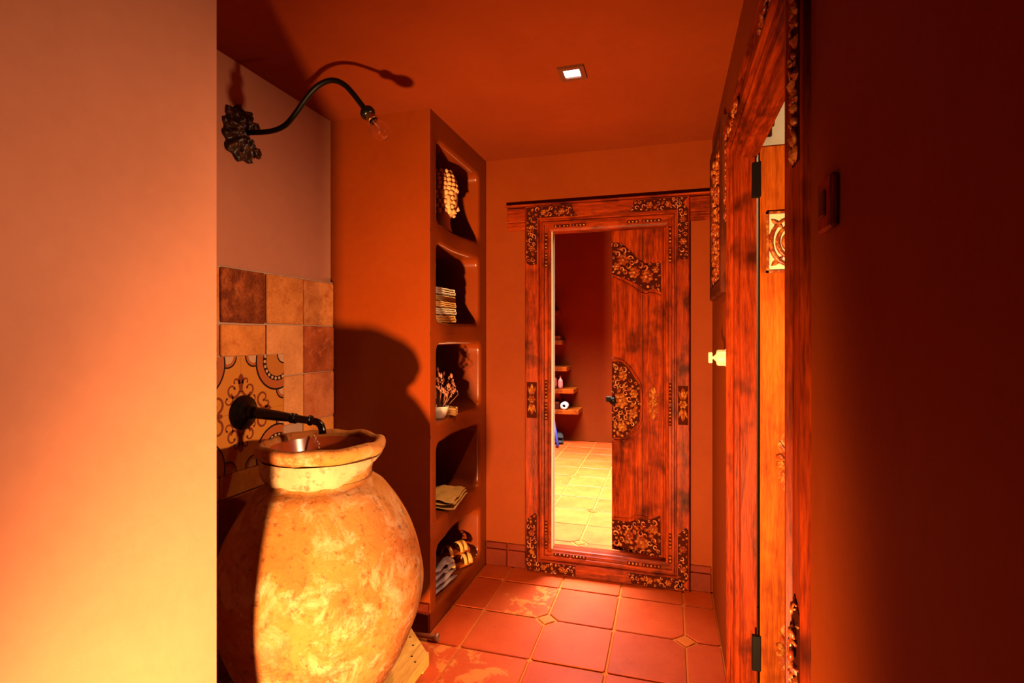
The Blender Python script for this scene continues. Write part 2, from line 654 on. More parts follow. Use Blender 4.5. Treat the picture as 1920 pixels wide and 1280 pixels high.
def floor_tile(i, j, xa, xb, ya, yb, parent, mat, diam, dia=0.046):
    """tile of grid cell whose lower-left vertex is (i, j); clipped where a small diamond inset sits"""
    g_ = 0.0045
    x0 = X0 + i * GX
    y0 = Y0 + j * GY
    x1, y1 = x0 + GX, y0 + GY
    ax0, ax1, ay0, ay1 = max(x0, xa), min(x1, xb), max(y0, ya), min(y1, yb)
    if ax1 - ax0 < 0.02 or ay1 - ay0 < 0.02:
        return
    p = []
    rr_ = lambda: random.uniform(-0.0015, 0.0015)
    for (x, y, vi, vj, first) in ((ax0, ay0, i, j, 'y'), (ax1, ay0, i + 1, j, 'x'), (ax1, ay1, i + 1, j + 1, 'y'), (ax0, ay1, i, j + 1, 'x')):
        sx = 1 if x == ax0 else -1
        sy = 1 if y == ay0 else -1
        xx, yy = x + sx * g_ + rr_(), y + sy * g_ + rr_()
        real = abs(x - (X0 + vi * GX)) < 1e-6 and abs(y - (Y0 + vj * GY)) < 1e-6
        d = dia + 0.006 if (real and (vi, vj) in diam) else 0.010
        a, b = (xx, yy + sy * d), (xx + sx * d, yy)
        p += [a, b] if first == 'y' else [b, a]
    cx, cy = (ax0 + ax1) / 2, (ay0 + ay1) / 2
    mb = MB()
    mb.prism([(x - cx, y - cy) for x, y in p], -0.02, 0.0, 0.003)
    o = mb.build('tile', mat, parent, local=True)
    o.location = (cx, cy, random.uniform(-0.0012, 0.0012))
    return o


for i in range(-4, 3):
    for j in range(-9, 2):
        lo = XN if (YP < Y0 + (j + 0.5) * GY < YC) else XL
        m = M['floor_tile_y'] if (i, j) in ((-1, 0), (-1, -2), (-2, -2)) else M['floor_tile']
        floor_tile(i, j, lo, XR, -2.6, YB, floor, m, DIAM)
for (i, j) in DIAM:
    d = 0.042
    x, y = X0 + i * GX, Y0 + j * GY
    if x < XR - d and x > XL:
        mb = MB()
        mb.prism([(d, 0), (0, d), (-d, 0), (0, -d)], -0.02, 0.0, 0.003)
        o = mb.build('inset_tile', M['inset'], floor, local=True)
        o.location = (x, y, 0)

# far room: floor, walls, ceiling
mb = MB()
mb.box(-3.0, 2.6, YB + 0.14, 7.2, -0.15, -0.006)
ffloor = top(mb, 'floor_far', M['grout'], 'sunlit terracotta floor of the room behind the carved door', 'floor', kind='structure')
FD = {(0, 5), (0, 3), (-1, 8), (-2, 5)}
for i in range(-4, 2):
    for j in range(2, 14):
        floor_tile(i, j, -2.6, 0.4, YB + 0.145, 6.9, ffloor, M['floor_tile'], FD)
for (i, j) in FD:
    mb = MB()
    mb.prism([(0.042, 0), (0, 0.042), (-0.042, 0), (0, -0.042)], -0.02, 0.0, 0.003)
    o = mb.build('inset_tile', M['floor_tile'], ffloor, local=True)
    o.location = (X0 + i * GX, Y0 + j * GY, 0)
mb = MB()
mb.box(-3.0, 2.6, 6.92, 7.1, 0, 2.95)
top(mb, 'wall_far', M['wall'], 'red orange end wall of the room behind the carved door', 'wall', kind='structure')
mb = MB()
mb.box(-3.1, -2.75, YB + WB, 7.1, 0, 2.95)
top(mb, 'wall_far_left', M['wall'], 'orange left wall of the room behind the carved door', 'wall', kind='structure')
mb = MB()
mb.box(1.4, 1.6, YB + WB, 7.1, 0, 2.95)
top(mb, 'wall_far_right', M['wall'], 'orange right wall of the room behind the carved door', 'wall', kind='structure')
mb = MB()
mb.box(-3.1, 1.6, YB + WB, 7.1, 2.95, 3.05)
top(mb, 'ceiling_far', M['ceiling'], 'ceiling of the room behind the carved door', 'ceiling', kind='structure')
# side room behind the right doorway
mb = MB()
mb.box(2.2, 2.4, -0.4, YB, 0, 2.75)
top(mb, 'wall_side_far', M['cream'], 'cream wall deep inside the side room', 'wall', kind='structure')
mb = MB()
mb.box(XR + WR, 2.3, 2.96, YB - 0.005, 0, 2.75)
top(mb, 'wall_side_end', M['cream'], 'bright cream end wall seen above the open side door', 'wall', kind='structure')
mb = MB()
mb.box(XR + WR, 2.3, -0.5, -0.38, 0, 2.75)
top(mb, 'wall_side_near', M['cream'], 'cream near wall of the side room', 'wall', kind='structure')
mb = MB()
mb.box(XR + WR - 0.02, 2.4, -0.5, YB, 2.7, 2.8)
top(mb, 'ceiling_side', M['cream'], 'cream ceiling of the side room', 'ceiling', kind='structure')

# skirting pieces, each its own clay slab
bb = thing('baseboard_back', 'dark red clay skirting at the foot of the end wall', 'baseboard', (0, YB, 0), kind='structure')
for (a, b, t) in ((-1.062, -0.932, 0.018), (-0.929, -0.815, 0.012), (0.115, 0.222, 0.014)):
    MB().box(a, b, YB - t, YB, 0, 0.098, 0.003).build('skirting_slab', M['base_tile'], bb)
    MB().box(a, b, YB - t * 0.8, YB, 0.101, 0.138, 0.003).build('skirting_cap', M['base_tile'], bb)
bb = thing('baseboard_left', 'dark red clay skirting at the foot of the niche column', 'baseboard', (XN, YC, 0), kind='structure')
for k in range(3):
    a = XN + 0.001 + k * 0.18
    b = a + 0.177
    MB().box(a, min(b, XL - 0.002), YC - 0.014, YC, 0, 0.10, 0.003).build('skirting_slab', M['base_tile'], bb)
    MB().box(a, min(b, XL - 0.002), YC - 0.018, YC, 0.103, 0.140, 0.003).build('skirting_cap', M['base_tile'], bb)


# ------------------------------------------------------------------ carving
def inside(poly, x, y):
    c = False
    n = len(poly)
    for i in range(n):
        x0, y0 = poly[i]
        x1, y1 = poly[(i + 1) % n]
        if (y0 > y) != (y1 > y) and x < (x1 - x0) * (y - y0) / (y1 - y0) + x0:
            c = not c
    return c


def edge_dist(poly, x, y):
    d = 9
    n = len(poly)
    for i in range(n):
        a, b = Vector(poly[i]), Vector(poly[(i + 1) % n])
        p = Vector((x, y))
        ab = b - a
        t = max(0, min(1, (p - a).dot(ab) / max(ab.length_squared, 1e-9)))
        d = min(d, (p - a - ab * t).length)
    return d


def curl(mb, x, y, r, rot, sgn, h=0.0, turns=1.25, th=0.24):
    pts, rad = [], []
    n = 9
    for k in range(n):
        t = k / (n - 1)
        a = rot + sgn * t * turns * 2 * PI
        q = r * (1 - 0.78 * t)
        pts.append((x + q * math.cos(a), y + q * math.sin(a), h + r * 0.16 + r * 0.36 * math.sin(PI * t)))
        rad.append(r * th * (0.45 + 0.75 * math.sin(PI * min(1, t * 0.8 + 0.2))) * (1.15 if k == n - 1 else 1))
    mb.tube(pts, rad, 5)


def leaf(mb, x, y, l, wd, rot, h=0.0, hh=None):
    hh = hh or l * 0.36
    c, s = math.cos(rot), math.sin(rot)
    out = [(0, 0), (0.25, 0.8), (0.55, 1.0), (0.85, 0.55), (1, 0), (0.85, -0.55), (0.55, -1.0), (0.25, -0.8)]
    vs_ = []
    for (u, v) in out:
        lx, ly = u * l, v * wd
        vs_.append((x + lx * c - ly * s, y + lx * s + ly * c, h))
    for (u, z) in ((0.12, 0.5), (0.5, 1.0), (0.9, 0.55)):
        vs_.append((x + u * l * c, y + u * l * s, h + hh * z))
    fs = [(0, 8, 1), (1, 8, 9, 2), (2, 9, 10, 3), (3, 10, 4), (4, 10, 5), (5, 10, 9, 6), (6, 9, 8, 7), (7, 8, 0)]
    mb.add(vs_, [f[::-1] for f in fs], False)


def rosette(mb, x, y, r, n=6, h=0.0):
    for k in range(n):
        a = 2 * PI * k / n
        leaf(mb, x + 0.2 * r * math.cos(a), y + 0.2 * r * math.sin(a), r * 0.85, r * 0.38, a, h, r * 0.45)
    mb.ball((x, y, h + r * 0.12), r * 0.34, 8, 5, sq=(1, 1, 0.9))


def frame_mat(o, u, n):
    """matrix taking (u, v, h) to world: u along vector u, v up, h along n"""
    u, n = Vector(u).normalized(), Vector(n).normalized()
    v = Vector((0, 0, 1))
    m = Matrix((u, v, n)).transposed().to_4x4()
    m.translation = Vector(o)
    return m


def carving(poly, mtx, parent, seed, mat='relief', step=0.021, ros=(), local=False, rim=False, ground='ground', name='carving'):
    """dark sunk ground plus foliate relief filling a polygon"""
    rnd = random.Random(seed)
    gb = MB()
    gb.M = mtx
    gb.prism(poly, -0.004, 0.0012)
    go = gb.build('carved_ground', M[ground], parent, local)
    mb = MB()
    mb.M = mtx
    xs, ys = [p[0] for p in poly], [p[1] for p in poly]
    pts = [(x, y) for x, y, r in ros]
    rads = [r for x, y, r in ros]
    for (x, y, r) in ros:
        rosette(mb, x, y, r, 6 if r < 0.03 else 7, 0.001)
    area = (max(xs) - min(xs)) * (max(ys) - min(ys))
    for k in range(int(area / step ** 2 * 16)):
        x, y = rnd.uniform(min(xs), max(xs)), rnd.uniform(min(ys), max(ys))
        if not inside(poly, x, y):
            continue
        e = edge_dist(poly, x, y)
        if e < 0.005:
            continue
        if any(math.hypot(x - a, y - b) < (step * 0.48 if q == 0 else q * 0.95) + step * 0.36 for (a, b), q in zip(pts, rads)):
            continue
        pts.append((x, y))
        rads.append(0)
        q = rnd.random()
        r = step * rnd.uniform(0.50, 0.74)
        if e < r:
            r = max(e, step * 0.32)
        if q < 0.6:
            curl(mb, x, y, r, rnd.uniform(0, 2 * PI), rnd.choice((-1, 1)), 0.001, rnd.uniform(0.85, 1.25), 0.27)
        elif q < 0.9:
            a = rnd.uniform(0, 2 * PI)
            leaf(mb, x - r * math.cos(a), y - r * math.sin(a), r * 2, r * 0.60, a, 0.001)
        else:
            mb.ball((x, y, 0.002), r * 0.55, 7, 5)
    o = mb.build(name, M[mat], parent, local)
    if rim:
        rb = MB()
        rb.M = mtx
        q = [Vector((x, y, 0.003)) for x, y in poly]
        rb.tube(q, 0.004, 6)
        rb.build('carved_border', M['woodZ'], parent, local)
    return o


def frame_side(rect, prof, side, mtx):
    """one mitred side of a rectangular frame. rect = outer (u0,u1,v0,v1); prof = [(inset, height)]"""
    u0, u1, v0, v1 = rect
    mb = MB()
    mb.M = mtx
    vs_ = []
    for end in (0, 1):
        for (i, h) in prof:
            if side == 'L':
                p = (u0 + i, v0 + i if end == 0 else v1 - i, h)
            elif side == 'R':
                p = (u1 - i, v1 - i if end == 0 else v0 + i, h)
            elif side == 'T':
                p = (u0 + i if end == 0 else u1 - i, v1 - i, h)
            else:
                p = (u1 - i if end == 0 else u0 + i, v0 + i, h)
            vs_.append(p)
    n = len(prof)
    fs = []
    for k in range(n - 1):
        fs.append([k, n + k, n + k + 1, k + 1])
    mb.add(vs_, fs, False)
    return mb


# ------------------------------------------------------------------ door 1: carved frame with two leaves at the end of the hall
FU0, FU1, FV1 = -0.811, 0.111, 2.150
d1 = thing('door_1', 'carved red teak double door frame in the end wall', 'door', (-0.335, YB, 0), kind='structure')
MT = frame_mat((0, YB, 0), (1, 0, 0), (0, -1, 0))     # u = x, v = z, h toward the viewer
PROF = [(0, 0), (0, 0.036), (0.006, 0.042), (0.078, 0.042), (0.083, 0.036), (0.086, 0.022), (0.092, 0.022), (0.098, 0.030),
        (0.112, 0.030), (0.116, 0.020), (0.132, 0.020), (0.138, 0.012), (0.150, 0.008), (0.153, 0.0), (0.153, -0.07)]
PROFR = [(a * 0.125 / 0.153, h) for a, h in PROF]
rect = (FU0, FU1, 0.0, FV1)
jl = MB()
jl.M = MT
n_ = len(PROF)
jl.add([(FU0 + i, i * 0.90 if end == 0 else FV1 - i, h) for end in (0, 1) for (i, h) in PROF], [[k, n_ + k, n_ + k + 1, k + 1] for k in range(n_ - 1)], False)
jl = jl.build('jamb', M['woodZ'], d1)
jr = MB()
# right jamb is a little slimmer: build it on its own outer rectangle with the same mitres
vs_ = []
for end in (0, 1):
    for (i, h), (i2, h2) in zip(PROFR, PROF):
        vs_.append((FU1 - i, FV1 - i2 if end == 0 else i2 * 0.90, h))
jr.M = MT
n_ = len(PROF)
jr.add(vs_, [[k, n_ + k, n_ + k + 1, k + 1] for k in range(n_ - 1)], False)
jr = jr.build('jamb', M['woodZ'], d1)


def rail(top_):
    mb = MB()
    mb.M = MT
    vs_ = []
    for end in (0, 1):
        for (i, h), (ir, _) in zip(PROF, PROFR):
            u = (FU0 + i) if (end == 0) == top_ else (FU1 - ir)
            vs_.append((u, FV1 - i if top_ else i * 0.90, h))
    mb.add(vs_, [[k, n_ + k, n_ + k + 1, k + 1] for k in range(n_ - 1)], False)
    return mb


hd = rail(True).build('head_rail', M['woodX'], d1)
sl = rail(False).build('sill', M['woodX'], d1)
# lintel ears and the cap that runs along the whole top
for (a, b) in ((-0.926, FU0 - 0.002), (FU1 + 0.002, 0.226)):
    MB().box(a, b, YB - 0.024, YB, 2.062, 2.144, 0.003).build('lintel_ear', M['woodX'], d1)
    MB().box(a, b, YB - 0.017, YB, 2.014, 2.060, 0.003).build('lintel_ear', M['woodX'], d1)
MB().box(-0.932, 0.227, YB - 0.050, YB, 2.1505, 2.160, 0.002).build('lintel_cap', M['woodX'], d1)


def corner(u, v, su, sv, lu, lv, wd, seed):
    """L-shaped carved patch that wraps a frame corner, as two strips"""
    m2 = MT.copy()
    m2.translation = Vector((0, YB - 0.0425, 0))

    def rc(a, b, c, d, cut):
        a, b = sorted((a, b))
        c, d = sorted((c, d))
        return [(a, c), (b, c), (b, d), (a, d)]
    return m2, rc


MF = MT.copy()
MF.translation = Vector((0, YB - 0.0425, 0))
# upright strips on the jambs (u range, v range), with a stepped end
for par, u0, u1 in ((jl, -0.800, -0.737), (jr, 0.050, 0.104)):
    carving([(u0, 1.815), (u0 + 0.02, 1.800), (u1, 1.805), (u1, 2.074), (u0, 2.139)], MF, par, 11 + int(u0 * 100), step=0.0235, ros=[((u0 + u1) / 2, 1.90, 0.020), ((u0 + u1) / 2, 2.02, 0.018)])
    carving([(u0, 0.010), (u1, 0.069), (u1, 0.335), (u1 - 0.012, 0.350), (u0, 0.305)], MF, par, 12 + int(u0 * 100), 'relief', step=0.0235, ros=[((u0 + u1) / 2, 0.23, 0.020), ((u0 + u1) / 2, 0.12, 0.018)])
    # small framed ornament at hand height: two pointed leaves and a flower
    gb = MB()
    gb.M = MF
    gb.prism([(u0 + 0.001, 0.905), (u1 - 0.001, 0.905), (u1 - 0.001, 1.115), (u0 + 0.001, 1.115)], -0.004, 0.001)
    gb.build('carved_ground', M['ground'], par)
    mb = MB()
    mb.M = MF
    um = (u0 + u1) / 2
    rosette(mb, um, 1.015, 0.024, 6)
    for sg in (-1, 1):
        leaf(mb, um, 1.015 + sg * 0.025, 0.068, 0.012, sg * PI / 2, 0.001, 0.012)
        for s2 in (-1, 1):
            leaf(mb, um + s2 * 0.006, 1.015 + sg * 0.020, 0.060, 0.006, sg * PI / 2 - s2 * sg * 0.30, 0.001, 0.008)
    mb.build('carving', M['relief_gold'], par)
for par, v0, v1, md in ((hd, 2.075, 2.140, 0), (sl, 0.008, 0.068, 1)):
    mt_ = 'relief'
    carving([(-0.735, v0), (-0.500, v0), (-0.525, (v0 + v1) / 2), (-0.530, v1), (-0.800, v1)] if md == 0 else [(-0.800, v0), (-0.510, v0), (-0.510, v1), (-0.735, v1)], MF, par, 31 + md, mt_, step=0.0235, ros=[(-0.59, (v0 + v1) / 2, 0.020), (-0.70, (v0 + v1) / 2, 0.018)])
    carving([(-0.205, v0), (0.045, v0), (0.104, v1), (-0.185, v1), (-0.19, (v0 + v1) / 2)] if md == 0 else [(-0.195, v0), (0.104, v0), (0.045, v1), (-0.22, v1)], MF, par, 33 + md, mt_, step=0.0235, ros=[(-0.10, (v0 + v1) / 2, 0.020), (0.0, (v0 + v1) / 2, 0.018)])
# strings of beads on the inner moulding
MBD = MT.copy()
MBD.translation = Vector((0, YB - 0.021, 0))
for par, u in ((jl, FU0 + 0.124), (jr, FU1 - 0.101)):
    for runs in ([1.975, 1.95, 1.925, 1.905], [1.86, 1.845, 1.82, 1.80], [1.115, 1.095, 1.075, 1.055, 1.03], [0.985, 0.965, 0.945, 0.925, 0.905], [0.29, 0.27, 0.25, 0.23], [0.17, 0.15]):
        gb = MB()
        gb.M = MBD
        gb.prism([(u - 0.0075, runs[-1] - 0.012), (u + 0.0075, runs[-1] - 0.012), (u + 0.0075, runs[0] + 0.012), (u - 0.0075, runs[0] + 0.012)], -0.003, 0.0008)
        gb.build('bead_groove', M['ground'], par)
        mb = MB()
        mb.M = MBD
        for v in runs:
            mb.ball((u, v, 0.001), 0.0062, 8, 5)
        tag(mb.build('bead_row', M['relief_gold'], par))
for par, v in ((hd, FV1 - 0.124), (sl, 0.112)):
    for runs in ([-0.63, -0.605, -0.58, -0.56], [-0.525, -0.505, -0.485, -0.465], [-0.21, -0.19, -0.17], [-0.13, -0.11, -0.09, -0.07, -0.05]):
        gb = MB()
        gb.M = MBD
        gb.prism([(runs[0] - 0.012, v - 0.0075), (runs[-1] + 0.012, v - 0.0075), (runs[-1] + 0.012, v + 0.0075), (runs[0] - 0.012, v + 0.0075)], -0.003, 0.0008)
        gb.build('bead_groove', M['ground'], par)
        mb = MB()
        mb.M = MBD
        for u in runs:
            mb.ball((u, v, 0.001), 0.0062, 8, 5)
        mb.build('bead_row', M['relief_gold'], par)

# leaf: local x runs from the hinge to the free edge, local -y faces the hall
LZ0, LZ1, LW, LT = 0.112, 2.028, 0.332, 0.030


def door_leaf(hinge, ang, sgn, parent, seed, front=True):
    core = MB()
    core.box(0.0, sgn * LW, 0.004, LT - 0.004, LZ0, LZ1)
    o = bpy.data.objects.new('door_leaf', core.mesh('door_leaf', M['dwoodZ']))
    col.objects.link(o)
    o.parent = parent
    pl = parent_world(parent).inverted() @ Vector(hinge)
    o.location = pl
    o.rotation_euler = (0, 0, ang)

    def S(a, b):
        return (min(sgn * a, sgn * b), max(sgn * a, sgn * b))
    for a, b in ((0.002, 0.018), (0.020, 0.139), (0.143, LW)):
        x0, x1 = S(a, b)
        MB().box(x0, x1, -0.001, LT + 0.001, LZ0 + 0.001, LZ1 - 0.001, 0.003).build('plank', M['woodZ'], o, local=True)
    m = Matrix(((sgn, 0, 0, 0), (0, 0, -1, -0.0015), (0, 1, 0, 0), (0, 0, 0, 1)))
    if not front:
        return o
    topp = [(0.329, 1.942), (0.271, 1.933), (0.214, 1.884), (0.172, 1.837), (0.124, 1.805), (0.033, 1.798), (0.030, 1.632), (0.073, 1.658), (0.118, 1.645), (0.172, 1.685), (0.238, 1.717), (0.329, 1.755)]
    carving(topp, m, o, seed, 'relief', 0.030, [(0.114, 1.728, 0.040), (0.190, 1.757, 0.036), (0.258, 1.836, 0.036), (0.300, 1.800, 0.026), (0.062, 1.765, 0.022)], True)
    mid = [(0.329, 1.232), (0.271, 1.233), (0.221, 1.191), (0.188, 1.142), (0.159, 1.101), (0.153, 0.984), (0.159, 0.891), (0.205, 0.84), (0.248, 0.785), (0.329, 0.782)]
    carving(mid, m, o, seed + 1, 'relief_gold', 0.027, [(0.262, 1.150, 0.030), (0.275, 1.005, 0.048), (0.193, 1.050, 0.028), (0.197, 0.935, 0.030), (0.265, 0.850, 0.032)], True)
    bot = [(0.329, 0.290), (0.221, 0.297), (0.162, 0.328), (0.108, 0.329), (0.036, 0.371), (0.030, 0.117), (0.329, 0.117)]
    carving(bot, m, o, seed + 2, 'relief', 0.030, [(0.146, 0.195, 0.042), (0.225, 0.219, 0.032), (0.075, 0.285, 0.030)], True)
    # raised ribs that follow the carved fields
    for ln, r_ in (([(0.329, 1.250), (0.275, 1.250), (0.215, 1.205), (0.178, 1.150), (0.148, 1.110), (0.142, 0.985), (0.148, 0.880), (0.195, 0.825), (0.240, 0.768), (0.329, 0.765)], 0.006),
                   ([(0.329, 1.738), (0.25, 1.700), (0.190, 1.665), (0.150, 1.632), (0.118, 1.622), (0.080, 1.632), (0.033, 1.610)], 0.006),
                   ([(0.329, 0.305), (0.225, 0.312), (0.190, 0.335), (0.165, 0.345), (0.110, 0.345)], 0.005),
                   ([(0.190, 0.270), (0.165, 0.290), (0.120, 0.285), (0.080, 0.245), (0.055, 0.200)], 0.005)):
        rb = MB()
        rb.M = m
        # smooth the polyline a little
        q = [Vector((x, y, 0.003)) for x, y in ln]
        for _ in range(2):
            q2 = [q[0]]
            for a, b in zip(q[:-1], q[1:]):
                q2 += [a.lerp(b, 0.25), a.lerp(b, 0.75)]
            q = q2 + [q[-1]]
        rb.tube(q, r_, 6)
        rb.build('carved_rib', M['woodZ'], o, local=True)
    # lozenge ornament on the hinge plank
    mb = MB()
    mb.M = m
    cx, cz = 0.077, 1.005
    rosette(mb, cx, cz, 0.030, 6)
    for sg, ln in ((1, 0.080), (-1, 0.080)):
        leaf(mb, cx, cz + sg * 0.020, ln, 0.016, sg * PI / 2, 0.0, 0.014)
        for s2 in (-1, 1):
            leaf(mb, cx, cz + sg * 0.014, 0.052, 0.009, sg * PI / 2 - s2 * sg * 0.5, 0.0, 0.010)
    mb.build('lozenge_ornament', M['relief_gold'], o, local=True)
    # latch bar that pokes past the free edge
    mb = MB()
    mb.M = m
    mb.box(LW - 0.018, LW + 0.052, 0.985, 1.018, -0.045, -0.030, 0.003)
    mb.box(LW - 0.035, LW - 0.008, 0.970, 1.032, -0.052, -0.030, 0.003)
    mb.build('latch', M['iron'], o, local=True)
    mb = MB()
    mb.M = m
    mb.lathe([(0.024, 0.0), (0.022, 0.006), (0.012, 0.010), (0.012, 0.016), (0.02, 0.022), (0.02, 0.03), (0.0, 0.034)], 14)
    mb.v = [Vector((p[0] + sgn * 0.313, p[1], p[2] + 1.000)) for p in mb.v]
    mb.build('knob', M['iron'], o, local=True)
    return o


A1 = math.atan2(0.105, -0.315)      # direction hinge -> free edge
door_leaf((-0.009, YB + 0.043, 0), A1 - PI, -1, d1, 70)
# the other leaf stands wide open beyond the left jamb
door_leaf((-0.664, YB + 0.066, 0), R(101), 1, d1, 80, front=False)
MB().box(-0.6585, -0.6525, YB - 0.006, YB + 0.062, 0.13, 2.0, 0.001).build('lit_edge_strip', M['cream'], d1)  # added cream strip: its pale colour stands in for the daylit jamb edge

# ------------------------------------------------------------------ door 2: amber teak doorway in the right wall
d2 = thing('door_2', 'dark carved teak door frame with an amber leaf in the right wall', 'door', (XR, 1.56, 0), kind='structure')
MR = frame_mat((XR, 0, 0), (0, -1, 0), (-1, 0, 0))    # u = -y, v = z, h toward the hall
PROF2 = [(0, 0), (0, 0.013), (0.004, 0.016), (0.060, 0.016), (0.064, 0.026), (0.074, 0.026), (0.080, 0.014), (0.092, 0.014), (0.096, 0.006), (0.116, 0.002), (0.122, -0.012), (0.134, -0.016), (0.138, -0.062), (0.140, -0.066)]
rect2 = (-2.150, -0.990, -0.0, 2.150)
far_j = frame_side(rect2, PROF2, 'L', MR).build('jamb', M['woodZ'], d2)
near_j = frame_side(rect2, PROF2, 'R', MR).build('jamb', M['woodZ'], d2)
head2 = frame_side(rect2, PROF2, 'T', MR).build('head_rail', M['woodY'], d2)
sill2 = MB().box(XR - 0.016, XR + WR, 1.13, 2.01, 0, 0.05, 0.004).build('sill', M['woodY'], d2)
MB().box(XR - 0.030, XR, 0.985, 2.155, 2.1505, 2.162, 0.002).build('lintel_cap', M['woodY'], d2)
MH = MR.copy()
MH.translation = Vector((XR - 0.0165, 0, 0))
carving([(-1.052, 1.72), (-1.045, 1.69), (-0.996, 1.69), (-0.996, 2.135), (-1.052, 2.09)], MH, near_j, 91, 'relief', 0.024, [(-1.024, 1.80, 0.020), (-1.024, 1.95, 0.02)])
carving([(-1.052, 0.62), (-1.045, 0.60), (-0.996, 0.60), (-0.996, 0.92), (-1.03, 0.94), (-1.052, 0.90)], MH, near_j, 92, 'relief', 0.024, [(-1.024, 0.80, 0.022), (-1.024, 0.70, 0.02)])
carving([(-2.144, 1.80), (-2.092, 1.80), (-2.092, 2.09), (-2.144, 2.135)], MH, far_j, 93, 'relief', 0.024)
carving([(-2.144, 2.092), (-1.75, 2.092), (-1.78, 2.144), (-2.144, 2.144)], MH, head2, 94, 'relief', 0.024)
carving([(-1.40, 2.092), (-1.0, 2.092), (-1.0, 2.144), (-1.37, 2.144)], MH, head2, 95, 'relief', 0.024)
# amber leaf swung wide open into the side room: faces the camera end of the hall
lf = MB()
LX0, LX1, LY = XR + WR + 0.006, XR + WR + 0.50, 1.965
lf.box(LX0, LX1, LY + 0.003, LY + 0.034, 0.06, 2.035)
lf = lf.build('door_leaf', M['dwoodZ'], d2)
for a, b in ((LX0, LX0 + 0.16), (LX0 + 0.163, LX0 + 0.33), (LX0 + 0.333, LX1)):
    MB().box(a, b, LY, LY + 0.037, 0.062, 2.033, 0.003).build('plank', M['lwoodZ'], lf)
ML = frame_mat((0, LY - 0.001, 0), (1, 0, 0), (0, -1, 0))
# square fretwork patch with a gold edge
gb = MB()
gb.M = ML
gb.prism([(0.323, 1.610), (0.46, 1.610), (0.46, 1.800), (0.323, 1.800)], -0.004, 0.002)
gb.build('fret_ground', M['porcelain'], lf)
mb = MB()
mb.M = ML
for r0 in (0.075, 0.050, 0.028):
    pts = []
    for k in range(15):
        a = R(70 + 230 * k / 14)
        pts.append((0.395 + r0 * 0.85 * math.cos(a), 1.705 + r0 * 1.05 * math.sin(a), 0.004))
    mb.tube(pts, [0.003 + 0.005 * math.sin(PI * k / 14) for k in range(15)], 6)
mb.ball((0.395, 1.705, 0.003), 0.014, 8, 5)
for (x, z, a) in ((0.332, 1.625, 0.7), (0.332, 1.785, -0.7), (0.40, 1.622, 0.2), (0.40, 1.79, -0.2)):
    leaf(mb, x, z, 0.05, 0.010, a, 0.002, 0.008)
mb.build('fretwork', M['relief'], lf)
mb = MB()
mb.M = ML
for (a, b, c, d) in ((0.317, 0.466, 1.800, 1.808), (0.317, 0.466, 1.602, 1.610), (0.317, 0.325, 1.602, 1.808), (0.458, 0.466, 1.602, 1.808)):
    mb.box(a, b, c, d, 0, 0.008)
mb.build('fret_border', M['relief_gold'], lf)
# pointed flower ornament at hand height and another near the foot
for cz, hh in ((0.970, 0.095), (0.335, 0.085)):
    mb = MB()
    mb.M = ML
    cx = 0.385
    rosette(mb, cx, cz, 0.040, 7)
    for sg in (-1, 1):
        leaf(mb, cx, cz + sg * 0.02, hh, 0.022, sg * PI / 2, 0, 0.016)
        for s2 in (-1, 1):
            leaf(mb, cx, cz + sg * 0.012, hh * 0.66, 0.013, sg * PI / 2 - s2 * sg * 0.5, 0, 0.012)
    mb.build('flower_ornament', M['relief_gold'], lf)
# iron hinge on the jamb side
MB().box(XR + 0.045, XR + WR + 0.008, LY - 0.006, LY + 0.010, 1.86, 1.98, 0.002).build('hinge', M['iron'], d2)
MB().box(XR + 0.045, XR + WR + 0.008, LY - 0.006, LY + 0.010, 0.25, 0.37, 0.002).build('hinge', M['iron'], d2)

# ------------------------------------------------------------------ the great clay jar basin on its plinth
random.seed(2)
JC = Vector((-1.2, 1.645, 0))
PZ = 0.10
pl = thing('plinth', 'yellow pine plank plinth with a cut corner under the jar', 'plinth', (-1.25, 1.65, 0))
xs = [-1.572, -1.43, -1.265, -1.10, -0.93]
for a, b in zip(xs[:-1], xs[1:]):
    a2, b2 = a + 0.0015, b - 0.0015
    f = lambda x: min(2.12, 2.12 - (x + 1.09) * 1.0) if x > -1.09 else 2.12
    poly = [(a2, 1.16), (b2, 1.16), (b2, f(b2))]
    if a2 < -1.09 < b2:
        poly.append((-1.09, 2.12))
    poly.append((a2, f(a2)))
    mbp = MB()
    mbp.prism(poly, 0.06, PZ, 0.003)
    mbp.build('plank', M['pine'], pl)
for y in (1.2, 1.62, 1.98):
    MB().box(-1.57, -0.965, y, y + 0.06, 0, 0.06, 0.003).build('bearer', M['pine'], pl)
mbn = MB()
for (x, y) in ((-0.96, 1.90), (-1.02, 2.00), (-1.07, 1.99), (-1.06, 2.05), (-1.13, 2.06), (-0.99, 1.93)):
    mbn = MB()
    mbn.ball((x, y, PZ), 0.005, 8, 4, sq=(1, 1, 0.4))
    mbn.build('nail_head', M['iron'], pl)

JP = [(0.0, PZ), (0.165, PZ), (0.185, 0.112), (0.215, 0.145), (0.254, 0.190), (0.297, 0.268), (0.329, 0.355), (0.348, 0.432), (0.356, 0.50), (0.353, 0.555), (0.342, 0.615), (0.323, 0.675), (0.303, 0.720), (0.278, 0.765), (0.250, 0.808), (0.222, 0.845), (0.200, 0.862), (0.186, 0.872), (0.178, 0.885)]
NP = [(0.175, 0.880), (0.176, 0.900), (0.180, 0.925), (0.188, 0.945), (0.200, 0.960), (0.212, 0.970), (0.220, 0.982), (0.222, 0.996), (0.217, 1.008), (0.206, 1.015), (0.196, 1.014), (0.187, 1.006), (0.183, 0.990)]
IP = [(0.183, 0.992), (0.176, 0.965), (0.168, 0.935), (0.160, 0.905), (0.145, 0.875), (0.115, 0.850), (0.07, 0.838), (0.0, 0.834)]


